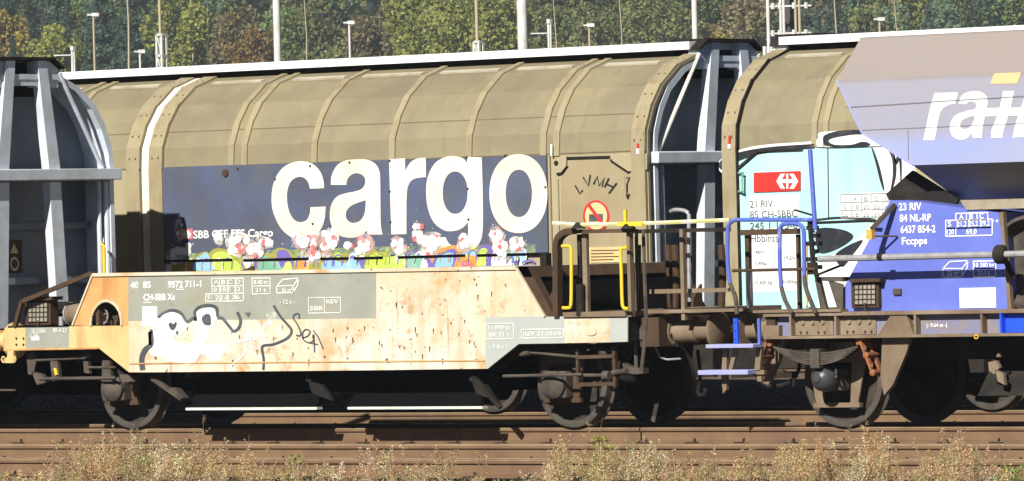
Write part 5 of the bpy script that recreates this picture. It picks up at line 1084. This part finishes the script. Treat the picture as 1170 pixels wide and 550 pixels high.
# ================================================================ MASTS AND LAMPS BEHIND
def vert(px, py, Z):
    p = V(px, py, Z); return p
def mast(px, ytop, wpx, Z, mat, name, label, cat='mast', group=None):
    p = V(px, 75, Z); top = V(px, ytop, Z).z if ytop > 0 else V(px, -40, Z).z + 2
    r = wpx / 2 * Z / FPX
    t = thing(name, (p.x, p.y, -.26), label, cat, group)
    m = B(); m.tube([(p.x, p.y, -.26), (p.x, p.y, top)], r, 12); m.build('pole', mat, t)
    return t, p, top
mast(598, -1, 12, 120, 'mast_white', 'overhead_line_mast', 'thickest white mast, rising above the middle of the cargo wagon roof')
mast(317.5, -1, 8.5, 125, 'mast_white', 'overhead_line_mast', 'white mast rising behind the cargo wagon above its letter c')
mast(795, -1, 6.5, 140, 'mast_white', 'overhead_line_mast', 'white mast rising just left of the cargo wagon end turret')
t, p, top = mast(879, -1, 4.2, 130, 'mast_white', 'overhead_line_mast', 'slim white mast with a ladder foot in the gap right of the turret')
m = B(); zz = V(879, 78, 130).z; z1 = V(879, 53, 130).z; k = 130 / FPX
for dx in (-5, 3): q = V(879 + dx, 60, 130); m.box(q.x - .03, q.x + .03, q.y - .03, q.y + .03, zz - 1, z1)
m.build('mast_foot', 'mast_white', t)
def lattice(t, px, y0, y1, wpx, Z, mat):
    m = B(); z1 = V(px, y0, Z).z; z0 = -.26; h = wpx / 2 * Z / FPX; c = V(px, 70, Z)
    for sx in (-1, 1):
        for sy in (-1, 1): m.bar((c.x + sx * h, c.y + sy * h, z0), (c.x + sx * h, c.y + sy * h, z1), .05, .05)
    z = z1
    while z > z0 + .5:
        m.bar((c.x - h, c.y - h, z), (c.x + h, c.y - h, z), .05, .05); m.bar((c.x + h, c.y - h, z), (c.x + h, c.y + h, z), .05, .05); m.bar((c.x - h, c.y - h, z), (c.x + h, c.y - h, z - .45), .03, .03); z -= .5
    m.build('lattice_base', mat, t)
t, p, _ = mast(184, -1, 3.4, 150, 'mast_tan', 'overhead_line_mast', 'thin tan mast on a white lattice base, left of the white masts'); lattice(t, 185, 40, 78, 7.5, 150, 'mast_white')
t, p, _ = mast(546, -1, 4, 150, 'mast_tan', 'overhead_line_mast', 'thin tan mast on a low lattice base, just left of the thickest white mast'); lattice(t, 547, 48, 62, 7, 150, 'mast_white')
LB = ['leftmost street lamp, square white head on a tall pole above the white roof', 'street lamp with square white head between the white mast and the tan mast', 'street lamp with square white head just right of the thickest white mast', 'small distant street lamp between the leftmost lamp and the lattice mast', 'street lamp with white head on a short pole above the blue wagon']
for (px, yt, Z, lb, wd) in ((108, 17, 160, LB[0], 13), (400, 26, 180, LB[1], 12), (674, 29, 185, LB[2], 12), (160, 59, 300, LB[3], 12), (1006, 22, 210, LB[4], 12)):
    p = V(px, 70, Z); zt_ = V(px, yt, Z).z; t = thing('street_lamp', (p.x, p.y, -.26), lb, 'street lamp', 'street lamps behind the trains'); s_ = Z / FPX
    m = B(); m.tube([(p.x, p.y, -.26), (p.x, p.y, zt_)], 1.6 * s_, 8, r2=1.2 * s_); m.build('pole', 'mast_tan' if px in (108, 674, 1006) else 'mast_white', t)
    q = RT; m = B(); a = Vector((p.x, p.y, zt_)); m.bar(a - q * 2 * s_, a + q * (wd * .5) * s_, 5 * s_, 4 * s_); m.build('lamp_head', 'mast_white', t)
    m = B(); m.bar(a - q * (wd * .55) * s_, a + q * .5 * s_, 3 * s_, 1.6 * s_); m.build('lamp_arm', 'mast_white', t)
for px, y0, lb in ((84, 57, 'short white signal post with a wire bracket, leftmost behind the white roof'), (629, 26, 'short white signal post with a wire bracket, just right of the thickest mast')):
    Z = 140; s_ = Z / FPX; p = V(px, 70, Z); t = thing('signal_post', (p.x, p.y, -.26), lb, 'post'); zt_ = V(px, y0, Z).z
    m = B(); m.bar((p.x - 1.2 * s_, p.y, -.26), (p.x - 1.2 * s_, p.y, zt_), .05, .05); m.bar((p.x + 1.6 * s_, p.y, -.26), (p.x + 1.6 * s_, p.y, zt_), .03, .03); m.box(p.x - 2.2 * s_, p.x + 2.2 * s_, p.y - .05, p.y + .05, zt_ - .02, zt_ + .08); m.build('post', 'mast_white', t)
    a = Vector((p.x, p.y, V(px, y0 + 12 if px > 600 else y0 + 6, Z).z)); m = B(); m.bar(a, a - RT * 22 * s_, .025, .025); m.build('wire_bracket', 'mast_white', t)
t = thing('line_portal', tuple(V(903, 70, 230).xy) + (-.26,), 'dark paired portal posts with crossarms and insulators, right of the slim white mast', 'line portal')
for px in (893, 896.5, 910, 914.5):
    p = V(px, 60, 230); m = B(); m.tube([(p.x, p.y, -.26), (p.x, p.y, V(px, -30, 230).z)], .05, 8); m.build('post', 'mast_tan' if px > 905 else 'mast_white', t)
for y in (7, 38):
    p = V(903, y, 230); s_ = 230 / FPX; m = B(); m.bar(p - RT * 24 * s_, p + RT * 24 * s_, .06, .06); m.build('crossarm', 'mast_white', t)
    for dx in (-20, -12, 4, 18): m = B(); q = p + RT * dx * s_; m.tube([(q.x, q.y, q.z - .1), (q.x, q.y, q.z + .12)], .07, 8); m.build('insulator', 'mast_white', t)
m = B(); p = V(903, 20, 231); s_ = 231 / FPX; m.box(p.x - 1.0 * .3, p.x + .3, p.y - .1, p.y + .1, V(903, 45, 231).z, V(903, -20, 231).z); m.build('mast_core', 'mast_dark', t)

# ================================================================ HILL AND FOREST
hm = B(); nu, nz_ = 40, 24; vs = []
def hillz(Zd): return -.3 if Zd < 570 else -.3 + (Zd - 570) * .27 * min(1, (Zd - 570) / 50)
def fp(u, Zd): b_ = CAM + FW * Zd + RT * u; return Vector((b_.x, b_.y, hillz(Zd)))
for i in range(nu + 1):
    for j in range(nz_ + 1): vs.append(fp(-400 + 800 * i / nu, 500 + 330 * j / nz_) + Vector((0, 0, 0)))
hm.add(vs, [(i * (nz_ + 1) + j, (i + 1) * (nz_ + 1) + j, (i + 1) * (nz_ + 1) + j + 1, i * (nz_ + 1) + j + 1) for i in range(nu) for j in range(nz_)], 0, True)
tagobj(hm.build('hill', 'grassland'), kind='structure')
import numpy as np
rngn = np.random.default_rng(4)
def crown_quads(kind, h, w_, n, rs):
    """leaf clumps of one crown, centred on the trunk foot; returns centres, sizes"""
    pts = []
    if kind == 'conifer':
        t = rs.random(n) ** .75; z = h * (.12 + .88 * (1 - t)); tier = .72 + .28 * np.cos(z * 3.3); R = w_ * (t * .95 + .05) * tier
        a = rs.random(n) * 2 * pi; q = np.sqrt(rs.random(n) * .6 + .4)
        return np.stack([R * q * np.cos(a), R * q * np.sin(a), z - .12 * R * q], 1), rs.uniform(.10, .30, n) * (w_ / 3) ** .4
    nb = 16; cb = rs.normal(size=(nb, 3)); cb /= np.linalg.norm(cb, axis=1)[:, None]; cb *= rs.uniform(.35, .8, (nb, 1)); rb = rs.uniform(.25, .46, nb)
    k = rs.integers(0, nb, n); d = rs.normal(size=(n, 3)); d /= np.linalg.norm(d, axis=1)[:, None]
    p = cb[k] + d * rb[k][:, None] * rs.uniform(.75, 1.05, (n, 1))
    p = p * np.array([w_, w_, h * .46]) + np.array([0, 0, h * .54])
    return p, rs.uniform(.10, .30, n) * (w_ / 4) ** .3
def quads_mesh(name, cen, size, col, mat, flat=.0, rs=rngn, up=.35):
    n = len(cen); d1 = rs.normal(size=(n, 3)); d1 /= np.linalg.norm(d1, axis=1)[:, None]; d2 = rs.normal(size=(n, 3)); d2[:, 2] *= .6
    d2 -= d1 * (d1 * d2).sum(1)[:, None]; d2 /= np.linalg.norm(d2, axis=1)[:, None]
    s = size[:, None]; v = np.empty((n, 4, 3)); v[:, 0] = cen - d1 * s; v[:, 1] = cen + d2 * s * .8; v[:, 2] = cen + d1 * s; v[:, 3] = cen - d2 * s * .8
    me = bpy.data.meshes.new(name); me.vertices.add(n * 4); me.vertices.foreach_set('co', v.reshape(-1).astype(np.float32))
    me.loops.add(n * 4); me.loops.foreach_set('vertex_index', np.arange(n * 4, dtype=np.int32)); me.polygons.add(n); me.polygons.foreach_set('loop_start', np.arange(0, n * 4, 4, dtype=np.int32))
    me.update(calc_edges=True); at = me.attributes.new('tint', 'FLOAT_COLOR', 'FACE'); c4 = np.ones((n, 4), np.float32); c4[:, :3] = col; at.data.foreach_set('color', c4.reshape(-1))
    me.materials.append(MATS[mat]); o = bpy.data.objects.new(name, me); C.objects.link(o); return o
SPEC = {'conifer': (.085, .13, .095), 'oak': (.20, .215, .085), 'green': (.17, .23, .085), 'yellowgreen': (.29, .31, .085), 'bluegreen': (.13, .19, .12), 'brown': (.22, .185, .095), 'orange': (.27, .18, .07), 'gold': (.36, .29, .07)}
cens = []; sizes = []; cols = []; bark = B()
rt = random.Random(21)
def pxu(px, Zd): return (px - W / 2) / FPX * Zd
special = [('yellowgreen', 500, 660, 13, 5.2), ('yellowgreen', 560, 655, 12, 4.6), ('gold', 832, 650, 6, 1.6), ('gold', 18, 690, 9, 3), ('brown', 285, 662, 10, 4), ('orange', 292, 652, 7, 2.4), ('brown', 440, 665, 12, 4), ('yellowgreen', 218, 665, 11, 3.4), ('yellowgreen', 75, 655, 8, 3.2), ('conifer', 160, 668, 20, 3.4), ('conifer', 125, 672, 22, 3.6)]
SL = {500: 'broad yellow-green tree left of the thickest white mast', 832: 'small golden tree just left of the gap beside the dark turret', 560: 'yellow-green tree right behind the thickest white mast', 18: 'tall golden-topped tree at the top left corner', 285: 'brownish tree just left of the second white mast', 292: 'low orange autumn tree at the foot of the brownish one', 440: 'russet brown tree left of the broad yellow-green one', 218: 'narrow yellow-green tree right of the tan lattice mast', 75: 'low light green tree beside the leftmost signal post', 160: 'dark spruce between the leftmost lamp and the tan mast', 125: 'tall dark spruce right behind the leftmost lamp'}
for i in range(430):
    Zd = 598 + (i / 430) ** .9 * 95; u = rt.uniform(-85, 80) * Zd / 650
    px = W / 2 + u / Zd * FPX
    if px < 230: kd = rt.choice(['conifer'] * 6 + ['bluegreen', 'oak', 'green'])
    elif px < 440: kd = rt.choice(['oak', 'green', 'oak', 'bluegreen', 'brown', 'green', 'conifer'])
    elif px < 650: kd = rt.choice(['yellowgreen', 'green', 'oak', 'green', 'oak', 'brown'])
    elif px < 960: kd = rt.choice(['oak', 'brown', 'oak', 'bluegreen', 'conifer', 'oak', 'green'])
    else: kd = rt.choice(['bluegreen', 'green', 'oak', 'bluegreen', 'conifer'])
    con = kd == 'conifer'; h = rt.uniform(13, 20) if con else rt.uniform(8, 14); w_ = rt.uniform(2.2, 3.3) if con else rt.uniform(2.0, 4.4)
    n = int((2900 if con else 2500) * (w_ / 3.5) ** 1.2); p, s = crown_quads('conifer' if con else 'leaf', h, w_, n, rngn)
    f = fp(u, Zd); f.z -= rt.uniform(0, 1.5); cens.append(p + np.array(f)); sizes.append(s)
    c0 = np.array(SPEC[kd]) * rt.uniform(.62, 1.35); cols.append(np.clip(c0[None] * rngn.uniform(.8, 1.25, (n, 1)) * rngn.uniform(.93, 1.07, (n, 3)), 0, 1))
    bark.tube([f, f + Vector((rt.uniform(-.3, .3), 0, h * .75))], .2, 5, r2=.05)
tagobj(quads_mesh('forest', np.concatenate(cens), np.concatenate(sizes), np.concatenate(cols), 'foliage'), 'mixed autumn forest of dark conifers and green and yellowing broadleaf trees covering the hill', 'forest', kind='stuff')
tagobj(bark.build('forest_trunks', 'bark'), 'many slim trunks standing inside the hillside forest', 'trunks', kind='stuff')
for kd, px, Zd, h, w_ in special:
    Zd -= 62
    f = fp(pxu(px, Zd), Zd - 6); con = kd == 'conifer'
    base_y = {832: 57, 75: 75, 292: 72}.get(px)
    if base_y: f.z = V(px, base_y, Zd).z - h * .55
    else: f.z = V(px, 40, Zd).z - h * .6
    t = thing('spruce_tree' if con else 'autumn_tree', tuple(f), SL[px], 'tree', 'spruces on the hillside' if con else 'broadleaf trees on the hillside')
    n = int(5200 * (w_ / 3.5) ** 1.3); p, s = crown_quads('conifer' if con else 'leaf', h, w_, n, rngn)
    col = np.clip(np.array(SPEC[kd])[None] * rngn.uniform(.7, 1.35, (n, 1)), 0, 1)
    o = quads_mesh('crown', p, s, col, 'foliage'); o.parent = t; t['org'] = list(f)
    m = B(); m.tube([f + Vector((0, 0, -5)), f + Vector((.2, 0, h * .7))], .22, 6, r2=.06); m.build('trunk', 'bark', t)
for px_, hh_, w2 in ((152, 14, .1), (225, 12, .08), (355, 11, .07), (640, 10, .07), (960, 12, .09), (1030, 9, .07), (715, 11, .07)):
    f = fp(pxu(px_, 596), 596); f.z = V(px_, 60, 596).z - 4
    bt_ = B().tube([f, f + Vector((.15, 0, hh_ * .5)), f + Vector((-.15, 0, hh_))], w2 * 1.3, 5, r2=w2 * .5)
    tagobj(bt_.build('birch_trunk', 'mast_tan'), 'slim pale bare trunk at the forest edge ' + {152: 'left of the tan mast', 225: 'right of the bare birch', 355: 'right of the second white mast', 640: 'right of the thickest white mast', 960: 'left of the far right lamp', 1030: 'right of the far right lamp', 715: 'left of the turret'}[px_], 'tree trunk', 'pale trunks at the forest edge')
t = thing('bare_birch_tree', tuple(fp(pxu(198, 640), 640)), 'pale bare-trunked birch rising through the dark trees right of the tan mast', 'tree'); f = fp(pxu(198, 640), 640); f.z = V(198, 60, 640).z - 3
m = B(); m.tube([f + Vector((0, 0, -6)), f + Vector((-.2, 0, 5)), f + Vector((-1, 0, 9)), f + Vector((-.7, 0, 14))], .16, 6, r2=.07)
for k in range(6): b_ = f + Vector((-.5, 0, 5 + k * 1.3)); m.tube([b_, b_ + Vector((rt.uniform(-1.6, 1.6), 0, 1.2))], .06, 5, r2=.02)
m.build('trunk', 'mast_white', t)

# ================================================================ WEEDS, STONES
wr = np.random.default_rng(9); cen = []; siz = []; colr = []; st = B(); ww = random.Random(8)
hp = [(0, .42), (30, .5), (60, .66), (100, .8), (130, .95), (170, .85), (200, .78), (240, .95), (270, .7), (330, .6), (400, .5), (450, .7), (500, .72), (560, .55), (620, .75), (690, .95), (740, .75), (800, .6), (870, .72), (930, .8), (980, .98), (1010, .9), (1060, .8), (1110, .9), (1150, .5), (1175, .5)]
dens = [(0, 1.1), (60, 1.3), (130, 1.7), (180, 1.5), (240, 1.5), (300, .8), (380, .5), (440, .9), (500, .9), (560, .5), (620, .7), (690, 1.3), (740, .8), (860, 1), (930, 1.1), (1000, 1.5), (1060, 1.0), (1110, 1.1), (1150, .6), (1175, .6)]
def interp(tab, x):
    for (a, va), (b, vb) in zip(tab, tab[1:]):
        if x <= b: return va + (vb - va) * max(0, (x - a)) / (b - a)
    return tab[-1][1]
def stalk(x, y, z, h, tint, rich=1.0):
    dx = ww.uniform(-.12, .12); dy = ww.uniform(-.08, .08); pts = [Vector((x + dx * t * t, y + dy * t * t, z + h * t)) for t in (0, .35, .7, 1)]
    st.tube(pts, .0035, 3, r2=.0018)
    nb = int(ww.uniform(5, 11) * rich)
    for k in range(nb):
        t = ww.uniform(.35, 1); b_ = Vector((x + dx * t * t, y + dy * t * t, z + h * t)); a = ww.uniform(0, 2 * pi); L_ = ww.uniform(.03, .12) * (1.3 - t)
        e = b_ + Vector((cos(a) * L_, sin(a) * L_, L_ * ww.uniform(.4, 1.2))); st.tube([b_, e], .002, 3)
        for q in range(ww.randint(6, 11)):
            cen.append(tuple(b_ + (e - b_) * ww.uniform(.3, 1.15) + Vector((ww.uniform(-.012, .012), ww.uniform(-.012, .012), ww.uniform(-.012, .016))))); siz.append(ww.uniform(.0035, .0085)); v = ww.uniform(.6, 1.4); colr.append((tint[0] * v, tint[1] * v, tint[2] * v))
def plume(x, y, z, h, tint):
    dx = ww.uniform(-.1, .1)
    for q in range(int(h * 300)):
        t = ww.uniform(.38, 1.04); rr = .008 + .034 * (1.06 - t); cen.append((x + dx * t * t + ww.gauss(0, rr), y + ww.gauss(0, rr), z + h * t)); siz.append(ww.uniform(.004, .010)); v = ww.uniform(.6, 1.35); colr.append((tint[0] * v, tint[1] * v, tint[2] * v))
    st.tube([(x, y, z), (x + dx * .25, y, z + h * .5), (x + dx, y, z + h)], .004, 3, r2=.002)
TN = [(.50, .38, .22), (.42, .31, .17), (.56, .46, .31), (.36, .28, .16), (.46, .33, .18)]
tries = 0; made = 0
while made < 2000 and tries < 30000:
    tries += 1
    y = -9.75 - 13 * ww.random() ** 1.8; x = Q(ww.uniform(-150, 1320), 520, y)[0]; px, py = proj((x, y, 0))
    if px < -120 or px > 1290: continue
    dn = interp(dens, min(max(px, 0), 1170)); hh = interp(hp, min(max(px, 0), 1170)) * .72
    if ww.random() > (dn / 1.7) ** 1.3: continue
    cl_ = .5 + .5 * sin(px * .11 + 1.3 * sin(px * .043 + y)) * cos(px * .037 + y * 1.7)
    if y > -11.5 and ww.random() > .12 + 1.0 * cl_ ** 1.8: continue
    z = -.21
    h = (hh * ww.uniform(.12, .38) if ww.random() < .8 else hh * ww.uniform(.5, 1.0)) * (1 if y > -11.5 else .42)
    tn = ww.choice(TN)
    if ww.random() < .07: tn = (.30, .36, .12)
    stalk(x, y, z, h, tuple(min(.8, q * 1.25) for q in tn)); made += 1
for k in range(120):
    while True:
        px = ww.uniform(-90, 1260)
        if ww.random() < (interp(dens, min(max(px, 0), 1170)) / 1.7) ** 1.4: break
    yc_ = ww.uniform(-11.6, -9.9); x = Q(px, 520, yc_)[0]; hb_ = interp(hp, min(max(px, 0), 1170)) * .64 * ww.uniform(.5, 1.05); tn = ww.choice(TN)
    for q in range(ww.randint(3, 9)): plume(x + ww.gauss(0, .07), yc_ + ww.gauss(0, .08), -.21, hb_ * ww.uniform(.55, 1.0), tuple(min(.8, g_ * 1.35 * ww.uniform(.85, 1.1)) for g_ in tn))
for k in range(90000):      # dead blades and litter lying on the verge
    y = -9.75 - 15 * ww.random(); x = Q(ww.uniform(-120, 1290), 530, y)[0]; cen.append((x, y, -.20 + ww.random() ** 2.5 * .07)); siz.append(ww.uniform(.006, .02)); v = ww.uniform(.5, 1.35); tn = ww.choice(TN) if ww.random() < .8 else (.22, .27, .10); colr.append((tn[0] * v, tn[1] * v, tn[2] * v))
o = quads_mesh('seed_heads', np.array(cen), np.array(siz), np.clip(np.array(colr), 0, 1), 'dry_weed'); tagobj(o, 'dry tan seed heads of the weeds along the foreground edge', 'weeds', kind='stuff')
tagobj(st.build('dry_weeds', 'dry_stem'), 'dry tan weed stalks fringing the gravel in front of the rails', 'weeds', kind='stuff')
def green_clump(px, py, hpx, label, n=90, col=(.17, .24, .06)):
    Y = -10.2; x, z = Q(px, py, Y); z = -.2; t = thing('green_weed', (x, Y, z), label, 'weed', 'green weeds among the dry stalks'); cs = []; ss = []; h = hpx / 104
    for k in range(n * 3): tt = ww.random(); cs.append((ww.gauss(0, .05 + .03 * (1 - tt)), ww.gauss(0, .05), h * tt)); ss.append(ww.uniform(.008, .02))
    c_ = np.array(col)[None] * wr.uniform(.7, 1.5, (len(cs), 1)); o = quads_mesh('leaves', np.array(cs), np.array(ss), c_, 'dry_weed'); o.parent = t
    m = B()
    for k in range(8): m.tube([(x + ww.gauss(0, .02), Y, z - .1), (x + ww.gauss(0, .06), Y, z + h * .9)], .004, 4)
    m.build('stem', 'dry_stem', t)
green_clump(163, 545, 30, 'bright green weed low among the dry stalks under the left wagon wheel', 120)
green_clump(686, 540, 50, 'tall yellow-green weed below the right wheel of the yellow wagon', 110, (.27, .29, .06))
green_clump(338, 530, 32, 'single yellow-green weed left of the sparse middle stretch', 60, (.28, .28, .08))
green_clump(1155, 545, 22, 'small green tuft at the lower right corner', 90)
sm = B()
for k in range(1500):
    y = ww.uniform(-23, -9.9); x = Q(ww.uniform(-60, 1230), 530, y)[0]; r = ww.uniform(.012, .045) ; z = -.17
    vs = [Vector((x + r * cx * ww.uniform(.7, 1.3), y + r * cy * ww.uniform(.7, 1.3), z + r * cz * ww.uniform(.5, 1))) for cx, cy, cz in ((1, 0, 0), (0, 1, 0), (-1, 0, 0), (0, -1, 0), (.3, .2, 1), (0, 0, -1))]
    sm.add(vs, [(0, 1, 4), (1, 2, 4), (2, 3, 4), (3, 0, 4), (1, 0, 5), (2, 1, 5), (3, 2, 5), (0, 3, 5)])
tagobj(sm.build('gravel', 'stone'), 'pale grey pebbles scattered on the verge', 'gravel', kind='stuff')
x, z = Q(954, 543, -13.0); z = -.12; m = B(); m.prism([(x - .20, z - .04), (x - .17, z + .0), (x - .02, z + .015), (x + .05, z + .045), (x + .19, z + .04), (x + .21, z - .01), (x + .12, z - .045)], -13.06, -12.94, 'y')
tagobj(m.build('white_scrap', 'white', bev=.012), 'crumpled white scrap lying in the weeds at the lower right', 'litter')

# ================================================================ HAZE
hz = B(); hz.box(-1150, 500, -250, 1100, -1.6, 92); ho = hz.build('haze', 'beige'); ho.data.materials.clear()
hmt = bpy.data.materials.new('haze_air'); hmt.use_nodes = True; n = hmt.node_tree; n.nodes.clear(); oo = n.nodes.new('ShaderNodeOutputMaterial'); pv = n.nodes.new('ShaderNodeVolumePrincipled')
pv.inputs['Color'].default_value = (.8, .9, 1, 1); pv.inputs['Density'].default_value = .00017; n.links.new(pv.outputs[0], oo.inputs['Volume']); ho.data.materials.append(hmt)
tagobj(ho, 'thin pale haze in the air towards the wooded hillside', 'haze', kind='stuff')
